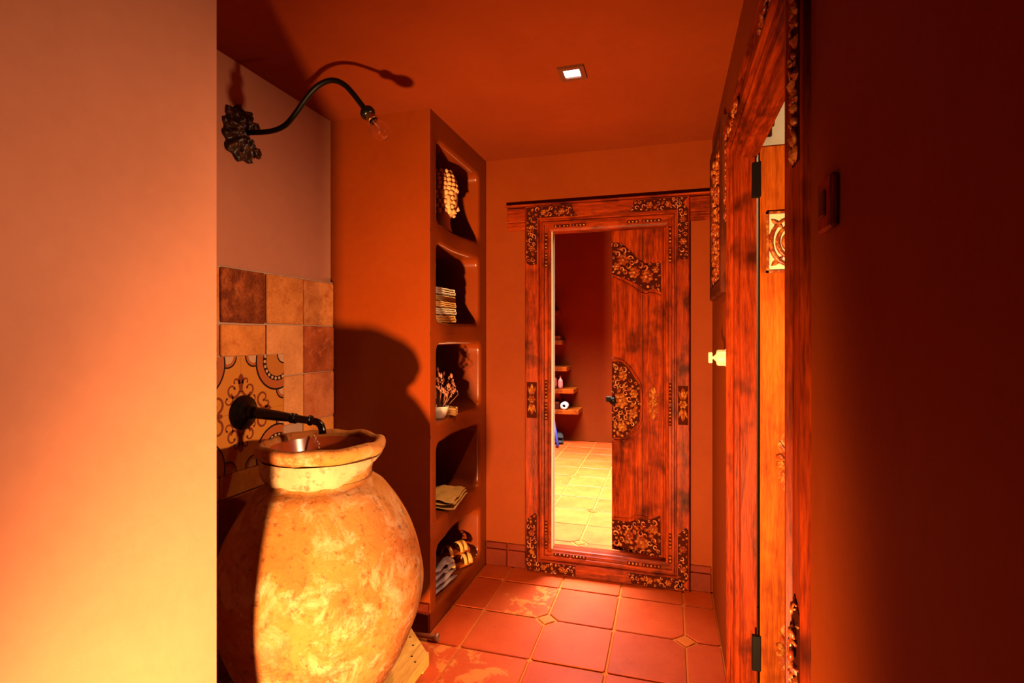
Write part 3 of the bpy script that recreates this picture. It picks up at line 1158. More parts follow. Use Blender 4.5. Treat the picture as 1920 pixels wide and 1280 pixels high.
def refine(p, k=3):
    out = []
    n = len(p)
    for i in range(n - 1):
        p0, p1, p2, p3 = p[max(i - 1, 0)], p[i], p[i + 1], p[min(i + 2, n - 1)]
        for s in range(k):
            t = s / k
            q = []
            for c in range(2):
                a, b, c_, d = p0[c], p1[c], p2[c], p3[c]
                q.append(0.5 * (2 * b + (c_ - a) * t + (2 * a - 5 * b + 4 * c_ - d) * t * t + (3 * b - a - 3 * c_ + d) * t ** 3))
            out.append((max(q[0], 0), q[1]))
    out.append(p[-1])
    return out


def jar_wob(amp, rim=0.0):
    def f(r, z, a):
        p = Vector((math.cos(a) * 2.2, math.sin(a) * 2.2, z * 5))
        d = noise.noise(p) * amp + noise.noise(p * 4) * amp * 0.35
        zz = z
        if rim:
            zz += rim * noise.noise(Vector((math.cos(a) * 3 + 7, math.sin(a) * 3, z * 2)))
        return (r + d if r > 0.02 else r), zz
    return f


jar = thing('clay_jar', 'huge bellied terracotta jar used as a wash basin', 'jar', (JC.x, JC.y, PZ))
mb = MB()
mb.M = Matrix.Translation(JC)
mb.lathe([(r, max(z, PZ + 0.001)) for r, z in refine(JP)], 72, wob=jar_wob(0.006), capt=False, capb=False)
mb.build('belly', M['jar'], jar)
mb = MB()
mb.M = Matrix.Translation(JC)
mb.lathe(refine(NP), 72, wob=jar_wob(0.005, 0.010), capt=False, capb=False)
mb.build('rim', M['jar'], jar)


def collar():
    """thick pale clay coat round the neck, its lower edge ragged and fading out at the right"""
    mb = MB()
    n = 84
    vs_, fs = [], []
    for j in range(7):
        t = j / 6
        for k in range(n):
            a = 2 * PI * k / n
            low = 0.872 + 0.012 * noise.noise(Vector((math.cos(a) * 3, math.sin(a) * 3, 4))) + 0.088 * max(0, math.cos(a - R(38))) ** 1.6
            z = 0.962 + (low - 0.962) * t
            rr_ = 0.209 - 0.022 * t + 0.010 * math.sin(PI * t) - (0.020 if j == 6 else 0) + 0.004 * noise.noise(Vector((math.cos(a) * 5, math.sin(a) * 5, z * 14)))
            vs_.append((JC.x + rr_ * math.cos(a), JC.y + rr_ * math.sin(a), z))
    for j in range(6):
        for k in range(n):
            k2 = (k + 1) % n
            fs.append([j * n + k, (j + 1) * n + k, (j + 1) * n + k2, j * n + k2])
    mb.add(vs_, fs, True)
    return mb


collar().build('collar', M['jar_neck'], jar)
mb = MB()
mb.M = Matrix.Translation(JC)
mb.lathe(refine(IP, 2)[::-1], 64, capt=False, capb=False)
mb.f = [q[::-1] for q in mb.f]
tag(mb.build('glazed_basin', M['glaze'], jar), 'glossy brown glazed inside of the jar')

# plug chain lying over the inside of the basin
ch = MB()
P0, P1 = Vector((-1.322, 1.762, 1.000)), Vector((-1.250, 1.725, 0.915))
for k in range(16):
    t = k / 15
    p = P0.lerp(P1, t)
    ch.ball((p.x + 0.004 * math.sin(k * 1.3), p.y - 0.004, p.z + 0.010 * math.sin(PI * t)), 0.0042, 8, 5)
top(ch, 'plug_chain', M['chain'], 'bright bead chain hanging inside the jar basin', 'chain', loc=tuple(P1))

# ------------------------------------------------------------------ wall tiles round the tap
TX = XN + 0.003
bs = thing('tile_splashback', 'splashback of old clay tiles round a patterned panel behind the tap', 'splashback', (XN, 1.7, 0.0))
gb = MB()
gb.box(XN + 0.0006, XN + 0.016, YP + 0.002, YC - 0.001, 0.0, 1.652, 0.003)
gb.build('mortar_bed', M['wgrout'], bs)
TILE = {
    'dark': terracotta('tile_scorched', (0.200, 0.039, 0.009), (0.615, 0.154, 0.033), (0.154, 0.026, 0.006), 0.5, 0.0, 9, 0.41, 0.56, 3.0, 0.5, fine=0.16),
    'amber': terracotta('tile_amber', (0.554, 0.174, 0.036), (0.922, 0.345, 0.083), (0.526, 0.125, 0.022), 0.55, 0.0, 8, 0.52, 0.68, 8.0, 0.4, fine=0.16),
    'speck': terracotta('tile_speckled', (0.507, 0.161, 0.039), (0.879, 0.331, 0.091), (0.439, 0.110, 0.028), 0.55, 0.0, 12, 0.47, 0.64, 15.0, 0.4, fine=0.16),
    'gold': terracotta('tile_gold', (0.583, 0.184, 0.033), (0.922, 0.331, 0.069), (0.615, 0.148, 0.028), 0.55, 0.0, 7, 0.55, 0.70, 21.0, 0.4, fine=0.16),
    'peach': terracotta('tile_peach', (0.645, 0.246, 0.075), (0.966, 0.410, 0.138), (0.834, 0.278, 0.069), 0.55, 0.0, 7, 0.57, 0.71, 2.0, 0.3, fine=0.16),
    'brick': terracotta('tile_brick', (0.275, 0.049, 0.012), (0.571, 0.125, 0.033), (0.725, 0.206, 0.060), 0.55, 0.0, 11, 0.53, 0.66, 11.0, 0.5, fine=0.16),
    'rose': terracotta('tile_rose', (0.463, 0.119, 0.036), (0.812, 0.264, 0.091), (0.506, 0.103, 0.022), 0.55, 0.0, 9, 0.53, 0.68, 17.0, 0.4, fine=0.16),
}
ycol = [1.10, 1.325, 1.565, 1.797, 2.030, 2.258]
zrow = [1.648, 1.436, 1.217, 0.998, 0.780, 0.560, 0.340, 0.120, 0.0]
LAY = [['gold', 'amber', 'dark', 'amber', 'speck'], ['peach', 'rose', 'gold', 'peach', 'brick'], ['amber', 'gold', 'gold', 'peach', 'rose'], ['peach', 'rose', 'gold', 'rose', 'gold'],
       ['gold', 'rose', 'brick', 'amber', 'rose'], ['brick', 'gold', 'rose', 'peach', 'gold'], ['gold', 'rose', 'brick', 'amber', 'rose'], ['brick', 'gold', 'rose', 'peach', 'gold']]
PY0, PY1, PZ0, PZ1 = 1.430, 1.898, 0.872, 1.311
random.seed(9)
MW = Matrix(((0, 0, 1, 0), (1, 0, 0, 0), (0, 1, 0, 0), (0, 0, 0, 1)))   # (u, v, h) -> (x = h, y = u, z = v)
for r_ in range(8):
    for c in range(5):
        y0, y1, z1, z0 = ycol[c], ycol[c + 1], zrow[r_], zrow[r_ + 1]
        g_ = 0.0028
        a, b, lo, hi = y0 + g_, y1 - g_, z0 + g_, z1 - g_
        # keep clear of the patterned panel
        rects = [(a, b, lo, hi)]
        if b > PY0 and a < PY1 and hi > PZ0 and lo < PZ1:
            rects = []
            if hi - PZ1 > 0.02:
                rects.append((a, b, PZ1 + 0.003, hi))
            if PZ0 - lo > 0.02:
                rects.append((a, b, lo, PZ0 - 0.003))
            if not rects:
                if b - PY1 > 0.02:
                    rects.append((PY1 + 0.003, b, lo, hi))
                elif PY0 - a > 0.02:
                    rects.append((a, PY0 - 0.003, lo, hi))
            elif b - PY1 > 0.02:
                # L-shaped cut: keep the full-height strip beside the panel
                if hi - PZ1 > 0.02:
                    rects = [('L', a, b, lo, hi)]
        for q in rects:
            mb = MB()
            if q[0] == 'L':
                _, a, b, lo, hi = q
                poly = [(PY1 + 0.003, lo), (b, lo), (b, hi), (a, hi), (a, PZ1 + 0.003), (PY1 + 0.003, PZ1 + 0.003)]
            else:
                a_, b_2, lo_, hi_ = q
                j = lambda: random.uniform(-0.002, 0.002)
                if hi_ - lo_ < 0.03 or b_2 - a_ < 0.03:
                    continue
                ch_ = 0.006
                poly = [(a_ + ch_, lo_ + j()), (b_2 - ch_, lo_ + j()), (b_2, lo_ + ch_), (b_2 + j(), hi_ - ch_), (b_2 - ch_, hi_ + j()), (a_ + ch_, hi_ + j()), (a_, hi_ - ch_), (a_ + j(), lo_ + ch_)]
            if q[0] == 'L':
                mb.M = Matrix.Translation((XN, 0, 0)) @ MW
                mb.prism(poly, 0.004, 0.0235, 0.0)
                o = mb.build('tile', TILE[LAY[r_][c]], bs)
            else:
                cy, cz = (a_ + b_2) / 2, (lo_ + hi_) / 2
                mb.M = MW
                mb.prism([(y - cy, z - cz) for y, z in poly], 0.004, 0.0235 + random.uniform(-0.001, 0.002), 0.003)
                o = mb.build('tile', TILE[LAY[r_][c]], bs, local=True)
                o.location = (0, cy - 1.7, cz)

# patterned panel: four tiles, each a mirrored quarter of the motif
TC = {'base': plain('glaze_ochre', (0.636, 0.226, 0.028), 0.35), 'black': plain('glaze_black', (0.009, 0.003, 0.002), 0.35), 'band': plain('glaze_tan', (0.469, 0.118, 0.025), 0.35),
      'inner': plain('glaze_amber', (0.560, 0.183, 0.028), 0.35), 'cream': plain('glaze_cream', (0.666, 0.365, 0.174), 0.35), 'scroll': plain('glaze_brown', (0.227, 0.040, 0.011), 0.35)}
PW, PH = (PY1 - PY0) / 2, (PZ1 - PZ0) / 2


def clip_rect(poly, w_, h_):
    def cl(p, f, axis, val):
        out = []
        for i in range(len(p)):
            a, b = p[i], p[(i + 1) % len(p)]
            fa, fb = f(a), f(b)
            if fa:
                out.append(a)
            if fa != fb:
                t = (val - a[axis]) / (b[axis] - a[axis])
                out.append((a[0] + t * (b[0] - a[0]), a[1] + t * (b[1] - a[1])))
        return out
    p = poly
    for f, ax, v in ((lambda q: q[0] >= 0, 0, 0), (lambda q: q[0] <= w_, 0, w_), (lambda q: q[1] >= 0, 1, 0), (lambda q: q[1] <= h_, 1, h_)):
        if p:
            p = cl(p, f, ax, v)
    return p


def disc(c, r, n=40):
    return [(c[0] + r * math.cos(2 * PI * k / n), c[1] + r * math.sin(2 * PI * k / n)) for k in range(n)]


def ribbon(pts, wd):
    """closed outline polygons (quads) of a tapering stroke"""
    out = []
    n = len(pts)
    L, Rr = [], []
    for i in range(n):
        a, b = Vector(pts[max(i - 1, 0)]), Vector(pts[min(i + 1, n - 1)])
        t = (b - a).normalized()
        q = Vector((-t.y, t.x))
        wv = wd[i] if isinstance(wd, list) else wd
        p = Vector(pts[i])
        L.append(tuple(p + q * wv))
        Rr.append(tuple(p - q * wv))
    for i in range(n - 1):
        out.append([L[i], L[i + 1], Rr[i + 1], Rr[i]])
    return out


def spiral(c, r0, r1, a0, a1, n=16):
    return [(c[0] + (r0 + (r1 - r0) * k / (n - 1)) * math.cos(a0 + (a1 - a0) * k / (n - 1)), c[1] + (r0 + (r1 - r0) * k / (n - 1)) * math.sin(a0 + (a1 - a0) * k / (n - 1))) for k in range(n)]


SHAPES = []       # (layer, colour, polygon) in quarter coordinates (a from outer side, b from outer top/bottom)
for c, r in (((0.168, 0.0), 0.046), ((0.0, 0.146), 0.044)):
    SHAPES += [(1, 'black', disc(c, r)), (2, 'band', disc(c, r - 0.006)), (3, 'cream', disc(c, r - 0.017))]
BC = (0.037, 0.027)
SHAPES += [(4, 'black', disc(BC, 0.122, 60)), (5, 'band', disc(BC, 0.115, 60)), (6, 'black', disc(BC, 0.083, 48)), (7, 'inner', disc(BC, 0.064, 40)), (8, 'black', disc((0.0, 0.0), 0.040)), (9, 'cream', disc((0, 0), 0.034))]
for k in range(22):
    a = 2 * PI * k / 22
    SHAPES.append((8, 'cream', disc((BC[0] + 0.0735 * math.cos(a), BC[1] + 0.0735 * math.sin(a)), 0.0068, 10)))
W_, H_ = PW, PH
# pointed stems on the axes with paired curls
SHAPES.append((1, 'scroll', [(W_ - 0.003, 0.068), (W_ - 0.012, 0.078), (W_ - 0.012, 0.105), (W_ - 0.007, 0.14), (W_ + 0.01, 0.14), (W_ + 0.01, 0.068)]))
SHAPES.append((1, 'scroll', [(0.072, H_ - 0.003), (0.082, H_ - 0.012), (0.110, H_ - 0.012), (0.145, H_ - 0.007), (0.145, H_ + 0.01), (0.072, H_ + 0.01)]))
tap = lambda n, a, b: [a + (b - a) * k / (n - 1) for k in range(n)]
for (c, r0, r1, a0, a1, w0, w1) in (((W_ - 0.040, 0.128), 0.034, 0.010, R(10), R(330), 0.0055, 0.003), ((W_ - 0.026, 0.100), 0.018, 0.006, R(20), R(-200), 0.006, 0.002),
                                    ((0.118, H_ - 0.046), 0.034, 0.010, R(80), R(-250), 0.0055, 0.003), ((0.100, H_ - 0.026), 0.018, 0.006, R(70), R(290), 0.006, 0.002),
                                    ((W_ - 0.062, H_ - 0.055), 0.026, 0.008, R(-60), R(230), 0.004, 0.0025)):
    sp = spiral(c, r0, r1, a0, a1, 22)
    for q in ribbon(sp, tap(22, w0, w1)):
        SHAPES.append((1, 'scroll', q))
    SHAPES.append((1, 'scroll', disc(sp[-1], w1 * 2.0, 10)))

for su in (0, 1):
    for sv in (0, 1):
        tcy = PY0 + PW / 2 if su == 0 else PY1 - PW / 2
        tcz = PZ1 - PH / 2 if sv == 0 else PZ0 + PH / 2
        mb = MB()
        mb.M = MW
        e = 0.0004
        mb.prism([(-PW / 2 + e, -PH / 2 + e), (PW / 2 - e, -PH / 2 + e), (PW / 2 - e, PH / 2 - e), (-PW / 2 + e, PH / 2 - e)], 0.004, 0.0235)
        t = mb.build('patterned_tile', TC['base'], bs, local=True)
        t.location = (0, tcy - 1.7, tcz)
        by = {}
        for lay, cname, poly in SHAPES:
            p = clip_rect(poly, PW - e, PH - e)
            if len(p) < 3:
                continue
            # quarter coords -> local
            q = [((-PW / 2 + a) if su == 0 else (PW / 2 - a), (PH / 2 - b) if sv == 0 else (-PH / 2 + b)) for a, b in p]
            ar = sum(q[i][0] * q[(i + 1) % len(q)][1] - q[(i + 1) % len(q)][0] * q[i][1] for i in range(len(q)))
            if ar < 0:
                q = q[::-1]
            m_ = by.setdefault(cname, MB())
            m_.M = MW
            m_.add([(x, y, 0.0235 + 0.00025 * lay) for x, y in q], [list(range(len(q)))], False)
        for cname, m_ in by.items():
            gl = m_.build('glaze_' + {'black': 'outline', 'band': 'band', 'inner': 'heart', 'cream': 'bead', 'scroll': 'scroll'}[cname], TC[cname], t, local=True)
            tag(gl, kind='stuff')

# ------------------------------------------------------------------ wall tap
TY, TZ = 1.672, 1.093
tp = thing('wall_tap', 'black bronze wall spout with round flange over the jar', 'tap', (XN + 0.024, TY, TZ))
mb = MB()
mb.M = Matrix.Translation((XN + 0.0245, TY, TZ))
mb.lathe([(0.066, 0), (0.067, 0.006), (0.064, 0.012), (0.052, 0.015), (0.050, 0.021), (0.040, 0.024), (0.036, 0.032), (0.028, 0.036), (0.026, 0.045)], 40, 'X')
mb.build('flange', M['bronze'], tp)
mb = MB()
xa = XN + 0.06
L = [(xa, TZ + 0.002), (xa + 0.05, TZ - 0.001), (xa + 0.12, TZ - 0.006), (xa + 0.20, TZ - 0.012), (xa + 0.245, TZ - 0.016), (xa + 0.285, TZ - 0.019), (xa + 0.305, TZ - 0.023), (xa + 0.318, TZ - 0.034), (xa + 0.323, TZ - 0.050), (xa + 0.324, TZ - 0.064)]
mb.tube([(x, TY, z) for x, z in L], [0.024, 0.0215, 0.0195, 0.015, 0.014, 0.0135, 0.0135, 0.0135, 0.0135, 0.0135], 20)
mb.build('spout', M['bronze'], tp)
for t in (0.190, 0.205, 0.272):
    mb = MB()
    mb.M = Matrix.Translation((xa + t, TY, TZ - 0.0005 - t * 0.062))
    mb.lathe([(0.010, -0.006), (0.0185, -0.004), (0.0195, 0), (0.0185, 0.004), (0.010, 0.006)], 20, 'X')
    mb.build('ring', M['bronze'], tp)
mb = MB()
mb.M = Matrix.Translation((XN + 0.06, TY, TZ + 0.001))
mb.lathe([(0.024, 0.0), (0.029, 0.006), (0.026, 0.014), (0.022, 0.02)], 24, 'X')
mb.build('boss', M['bronze'], tp)

# ------------------------------------------------------------------ sconce: carved rosette, bent iron arm, bare bulb
SY, SZ = 1.684, 2.178
sn = thing('wall_sconce', 'bare bulb on a bent black iron arm from a carved rosette', 'wall lamp', (XN, SY, SZ))
mb = MB()
mb.M = Matrix.Translation((XN + 0.002, SY, SZ)) @ MW
rnd = random.Random(5)
# fluted C-shaped shell, open towards the arm side
NT, NR = 120, 12
vs_, fs = [], []
for lay in (0, 1):
    for i in range(NT + 1):
        th = R(32) + R(302) * i / NT
        lobe = 0.5 + 0.5 * math.cos(11 * (th - R(32)))
        Rm = (0.088 + 0.012 * lobe + 0.012 * max(0, -math.sin(th)) + 0.006 * max(0, math.sin(th))) * (0.90 if abs(math.cos(th)) > 0.8 else 1.0)
        end = min(1.0, min(i, NT - i) / 12)
        for j in range(NR + 1):
            t = j / NR
            r = 0.016 + (Rm * (0.78 + 0.22 * end) - 0.016) * t
            h = 0.010 + 0.030 * math.sin(PI * min(1, 0.25 + 0.85 * t)) * (0.6 + 0.4 * end) + 0.012 * t * (lobe - 0.5) + 0.004 * math.sin(t * 16 + 3 * lobe)
            h = max(h, 0.005)
            vs_.append((r * math.cos(th), r * 1.02 * math.sin(th), h if lay else 0.0))
W1 = NR + 1
N1 = (NT + 1) * W1
for lay in (0, 1):
    for i in range(NT):
        for j in range(NR):
            a_ = lay * N1 + i * W1 + j
            f = [a_, a_ + 1, a_ + W1 + 1, a_ + W1]
            fs.append(f if lay else f[::-1])
for i in range(NT):
    for j in (0, NR):
        a_ = i * W1 + j
        f = [a_, a_ + N1, a_ + W1 + N1, a_ + W1]
        fs.append(f if j == 0 else f[::-1])
for i in (0, NT):
    for j in range(NR):
        a_ = i * W1 + j
        f = [a_, a_ + 1, a_ + 1 + N1, a_ + N1]
        fs.append(f if i == 0 else f[::-1])
mb.add(vs_, fs, True)
mb.ball((0, 0, 0.012), 0.026, 14, 8, sq=(1, 1, 0.9))
for (x, y, r) in ((0.062, -0.055, 0.022), (0.060, 0.048, 0.018)):
    curl(mb, x, y, r, 1.0, -1, 0.012, 1.3, 0.40)
mb.build('rosette', M['shell'], sn)
mb = MB()
A = [(-1.585, 2.180), (-1.540, 2.176), (-1.50, 2.173), (-1.455, 2.173), (-1.415, 2.180), (-1.382, 2.196), (-1.347, 2.228), (-1.31, 2.268), (-1.275, 2.301), (-1.24, 2.322), (-1.20, 2.331), (-1.165, 2.324), (-1.13, 2.302), (-1.10, 2.270), (-1.072, 2.235), (-1.045, 2.200)]
ar = refine([(x + 2, z) for x, z in A], 4)
mb.tube([(x - 2, SY, z) for x, z in ar], 0.0098, 12)
mb.build('arm', M['iron'], sn)
D = Vector((0.60, 0, -0.80)).normalized()
S0 = Vector((-1.050, SY, 2.207))
q = D.to_track_quat('Z', 'Y').to_matrix().to_4x4()
mb = MB()
mb.M = Matrix.Translation(S0) @ q
mb.lathe([(0.010, -0.005), (0.020, 0.002), (0.026, 0.010), (0.027, 0.022), (0.023, 0.030), (0.019, 0.034)], 24)
mb.build('socket', M['bronze'], sn)
mb = MB()
mb.M = Matrix.Translation(S0) @ q
mb.lathe([(0.017, 0.030), (0.0185, 0.034), (0.0185, 0.048), (0.021, 0.052), (0.021, 0.057), (0.0165, 0.058), (0.0155, 0.052)], 24, capt=False)
tag(mb.build('socket_collar', M['brass'], sn), 'shiny brown brass collar')
mb = MB()
mb.M = Matrix.Translation(S0) @ q
BP = [(0.0125, 0.050), (0.014, 0.060), (0.021, 0.070), (0.030, 0.084), (0.0345, 0.100), (0.0335, 0.114), (0.027, 0.127), (0.016, 0.135), (0.0, 0.1375)]
mb.lathe(refine(BP, 3), 32, capt=False, capb=False)
inner = [(max(r - 0.0012, 0), z - (0.0012 if z > 0.12 else 0)) for r, z in BP]
k0 = len(mb.f)
mb.lathe(refine(inner, 3), 32, capt=False, capb=False)
mb.f[k0:] = [f[::-1] for f in mb.f[k0:]]
bulb = mb.build('bulb', M['glass'], sn)
mb = MB()
mb.M = Matrix.Translation(S0) @ q
mb.tube([(0, 0, 0.05), (0, 0, 0.085)], [0.005, 0.003], 8)
mb.tube([(-0.010, 0, 0.100), (-0.004, 0, 0.085), (0.004, 0, 0.085), (0.010, 0, 0.100), (0.004, 0.004, 0.107), (-0.004, -0.004, 0.107), (-0.010, 0, 0.100)], 0.0009, 6)
mb.build('filament', M['filament'], bulb)

# ------------------------------------------------------------------ ceiling downlight
dl = thing('downlight', 'small square recessed downlight glowing in the orange ceiling', 'ceiling light', (-0.370, 2.112, CEIL))
mb = MB()
for (a, b, c, d) in ((-0.422, -0.402, 2.058, 2.166), (-0.338, -0.318, 2.058, 2.166), (-0.402, -0.338, 2.058, 2.078), (-0.402, -0.338, 2.146, 2.166)):
    mb.box(a, b, c, d, CEIL - 0.010, CEIL)
mb.build('trim', M['trim_brown'], dl)
MB().box(-0.402, -0.338, 2.078, 2.146, CEIL - 0.003, CEIL - 0.0005).build('lens', M['lamp_glow'], dl)

# ------------------------------------------------------------------ things in the niches
def cloth_mat(name, c, rough=0.9):
    m, nt, b = newmat(name)
    v = coords(nt)
    n1 = noise_tex(nt, v, 30, 4, 0.6)
    cc = ramp(nt, n1, [(0.3, tuple(k * 0.75 for k in c)), (0.7, c)])
    setbase(nt, b, cc)
    b.inputs['Roughness'].default_value = rough
    bump(nt, b, noise_tex(nt, v, 300, 2, 0.5), 0.3, 0.002)
    return m


# stone head with snail curls
hx, hy, hz = -1.150, 2.590, 1.937
hd_m = terracotta('pale_sandstone', (0.80, 0.36, 0.14), (0.90, 0.45, 0.19), (0.64, 0.26, 0.08), 0.8, 0.0, 12)
sh = thing('stone_head', 'carved sandstone head with rows of snail curls in the top niche', 'sculpture', (hx, hy, hz))
face = R(50)
mb = MB()
mb.M = Matrix.Translation((hx, hy, hz)) @ Matrix.Rotation(face, 4, 'Z')


def head_wob(r, z, a):
    # fuller at the back of the skull, jaw drawn in
    k = 1 + 0.10 * math.cos(a) * (z > 0.09) - 0.06 * math.cos(a) * (z > 0.2)
    return r * k, z


mb.lathe(refine([(0.0, 0.0), (0.050, 0.0), (0.047, 0.02), (0.042, 0.05), (0.046, 0.075), (0.060, 0.095), (0.070, 0.125), (0.075, 0.165), (0.076, 0.205), (0.070, 0.25), (0.055, 0.29), (0.030, 0.318), (0.0, 0.33)], 2), 36, wob=head_wob, capt=False, capb=False)
skull = mb.build('head', hd_m, sh)
mb = MB()
mb.M = Matrix.Translation((hx, hy, hz)) @ Matrix.Rotation(face, 4, 'Z')
mb.tube([(0.078, 0, 0.175), (0.090, 0, 0.140), (0.094, 0, 0.128), (0.082, 0, 0.122)], [0.006, 0.009, 0.011, 0.006], 8)
for sy in (-1, 1):
    mb.ball((0.068, sy * 0.026, 0.167), 0.013, 8, 6, sq=(0.7, 1.2, 0.55))
    mb.tube([(0.074, sy * 0.012, 0.183), (0.074, sy * 0.030, 0.188), (0.064, sy * 0.045, 0.180)], 0.004, 6)
    mb.tube([(0.010, sy * 0.074, 0.180), (-0.004, sy * 0.080, 0.165), (-0.002, sy * 0.080, 0.125), (0.006, sy * 0.072, 0.090), (0.010, sy * 0.066, 0.085)], [0.009, 0.011, 0.009, 0.011, 0.005], 8)
mb.ball((0.074, 0, 0.108), 0.017, 8, 6, sq=(0.6, 1.1, 0.32))
mb.ball((0.066, 0, 0.092), 0.016, 8, 6, sq=(0.8, 1.0, 0.6))
mb.build('face', hd_m, sh)
mb = MB()
for row in range(10):
    z = 0.10 + row * 0.0235
    t = min(1, max(0, (z - 0.09) / 0.24))
    rad = 0.078 * math.sqrt(max(0.02, 1 - ((z - 0.185) / 0.155) ** 2)) if z > 0.185 else 0.074
    cnt = max(5, int(2 * PI * rad / 0.0265))
    for k in range(cnt):
        a = 2 * PI * (k + 0.5 * (row % 2)) / cnt
        if z < 0.20 and abs(((a - 0 + PI) % (2 * PI)) - PI) < R(62):
            continue
        b = a + face
        mb.ball((hx + rad * math.cos(b), hy + rad * math.sin(b), hz + z), 0.0135, 8, 6)
mb.build('hair_curls', hd_m, sh)

# folded towels: soft slabs, fold to the right
tw = [('orange', 0.045, (0.85, 0.44, 0.12)), ('white', 0.040, (0.86, 0.74, 0.56)), ('orange', 0.036, (0.85, 0.46, 0.14)), ('yellow', 0.034, (0.86, 0.52, 0.18)), ('white', 0.042, (0.88, 0.78, 0.62))]
TWL = ['orange folded towel at the bottom of the niche stack', 'white folded towel just above the bottom towel', 'orange folded towel in the middle of the stack', 'yellowish folded towel under the top white towel', 'white folded towel on top of the stack']
zz = 1.456
rnd = random.Random(3)
for (cn, th, cc), lb in zip(tw, TWL):
    th *= 0.82
    dx, dy = rnd.uniform(-0.010, 0.008), rnd.uniform(-0.016, 0.012)
    mb = MB()
    # a strip folded in three: U-shaped section in y-z, extruded in x
    y0, y1 = 2.385 + dy, 2.640 + dy
    th3 = th / 3
    prof = []
    for lay in range(3):
        zc = zz + th3 * (lay + 0.5)
        prof.append((lay, zc))
    pts = []
    n = 12
    for lay in range(3):
        zc = zz + th3 * (lay + 0.5)
        seq = [(y0 + (y1 - y0) * k / n, zc + 0.0012 * math.sin(k * 1.7 + lay)) for k in range(n + 1)]
        if lay % 2:
            seq = seq[::-1]
        pts += seq
        if lay < 2:
            ye, sg = (y1, 1) if lay % 2 == 0 else (y0, -1)
            for k in range(1, 4):
                a = PI * k / 4
                pts.append((ye + sg * th3 * 0.5 * math.sin(a), zc + th3 * 0.5 * (1 - math.cos(a))))
    xs_ = [-1.33 + dx + 0.24 * k / 6 for k in range(7)]
    vs_, fs = [], []
    m_ = len(pts)
    hw = th3 * 0.46
    offs_ = []
    for i in range(m_):
        a, b = Vector(pts[max(i - 1, 0)]), Vector(pts[min(i + 1, m_ - 1)])
        t = (b - a).normalized()
        offs_.append(Vector((-t.y, t.x)) * hw)
    ringp = [Vector(pts[i]) + offs_[i] for i in range(m_)] + [Vector(pts[i]) - offs_[i] for i in range(m_ - 1, -1, -1)]
    rn = len(ringp)
    for x in xs_:
        for p in ringp:
            vs_.append((x, p.x, p.y + 0.0015 * math.sin(x * 60)))
    for j in range(len(xs_) - 1):
        for k in range(rn):
            k2 = (k + 1) % rn
            fs.append([j * rn + k, (j + 1) * rn + k, (j + 1) * rn + k2, j * rn + k2])
    for base in (0, (len(xs_) - 1) * rn):
        for i in range(m_ - 1):
            f = [base + i, base + i + 1, base + rn - 2 - i, base + rn - 1 - i]
            fs.append(f if base else f[::-1])
    mb.add(vs_, fs, True)
    top(mb, 'folded_towel', cloth_mat('towel_' + cn, cc), lb, 'towel', loc=(-1.21 + dx, 2.51 + dy, zz), group='towels folded in the second niche')
    zz += th + 0.0035

# dried flower bundle in a white bowl, with a rope ring beside it
bz = 0.967
bw = MB()
bw.M = Matrix.Translation((-1.130, 2.490, bz))
bw.lathe([(0.0, 0.0), (0.032, 0.0), (0.040, 0.010), (0.052, 0.040), (0.058, 0.062), (0.055, 0.063), (0.048, 0.040), (0.036, 0.014), (0.0, 0.010)], 32, capb=False, capt=False)
top(bw, 'bowl', plain('white_ceramic', (0.86, 0.74, 0.64), 0.3), 'small white bowl holding dried stems in the third niche', 'bowl', loc=(-1.130, 2.490, bz))
fl = thing('dried_flowers', 'bunch of dried red brown seed heads in the third niche', 'dried flowers', (-1.130, 2.490, bz + 0.012))
stem_m, bud_m = plain('dry_stem', (0.30, 0.10, 0.05), 0.8), plain('dry_bud', (0.46, 0.14, 0.075), 0.7)
rnd = random.Random(8)
for k in range(34):
    a, e = rnd.uniform(0, 2 * PI), rnd.uniform(0.15, 1.0)
    L_ = rnd.uniform(0.13, 0.23)
    d = Vector((math.cos(a) * e, math.sin(a) * e, 1.0)).normalized()
    b0 = Vector((-1.130 + 0.02 * math.cos(a), 2.490 + 0.02 * math.sin(a), bz + 0.030))
    p1 = b0 + d * L_ * 0.6
    p2 = b0 + d * L_ + Vector((0.015 * math.cos(a), 0.015 * math.sin(a), -0.01))
    p2.x = min(max(p2.x, -1.40), -1.085)
    p2.y = max(p2.y, 2.385)
    p1.y = max(p1.y, 2.39)
    p2.z = min(p2.z, 1.30)
    mb = MB()
    mb.tube([b0, p1, p2], [0.0018, 0.0015, 0.0013], 5)
    st = mb.build('stem', stem_m, fl)
    mb = MB()
    tdir = (p2 - p1).normalized()
    mb.tube([p2 - tdir * 0.012, p2 - tdir * 0.002, p2 + tdir * 0.010, p2 + tdir * 0.018], [0.002, 0.0075, 0.0065, 0.001], 7)
    for s in range(3):
        q_ = p1.lerp(p2, 0.25 + 0.22 * s)
        mb.ball(tuple(q_ + Vector((rnd.uniform(-.006, .006), rnd.uniform(-.006, .006), 0.002))), 0.0042, 6, 4)
    mb.build('seed_head', bud_m, st)
rg = MB()
for j in range(3):
    pts = [(-1.118 + 0.042 * math.cos(2 * PI * k / 24), 2.600 + 0.042 * math.sin(2 * PI * k / 24), bz + 0.009 + 0.013 * j + 0.003 * math.sin(k)) for k in range(25)]
    rg.tube(pts, 0.0075, 8)
top(rg, 'rope_coil', cloth_mat('rope', (0.72, 0.36, 0.10)), 'coil of tan rope lying beside the white bowl', 'rope', loc=(-1.118, 2.600, bz))


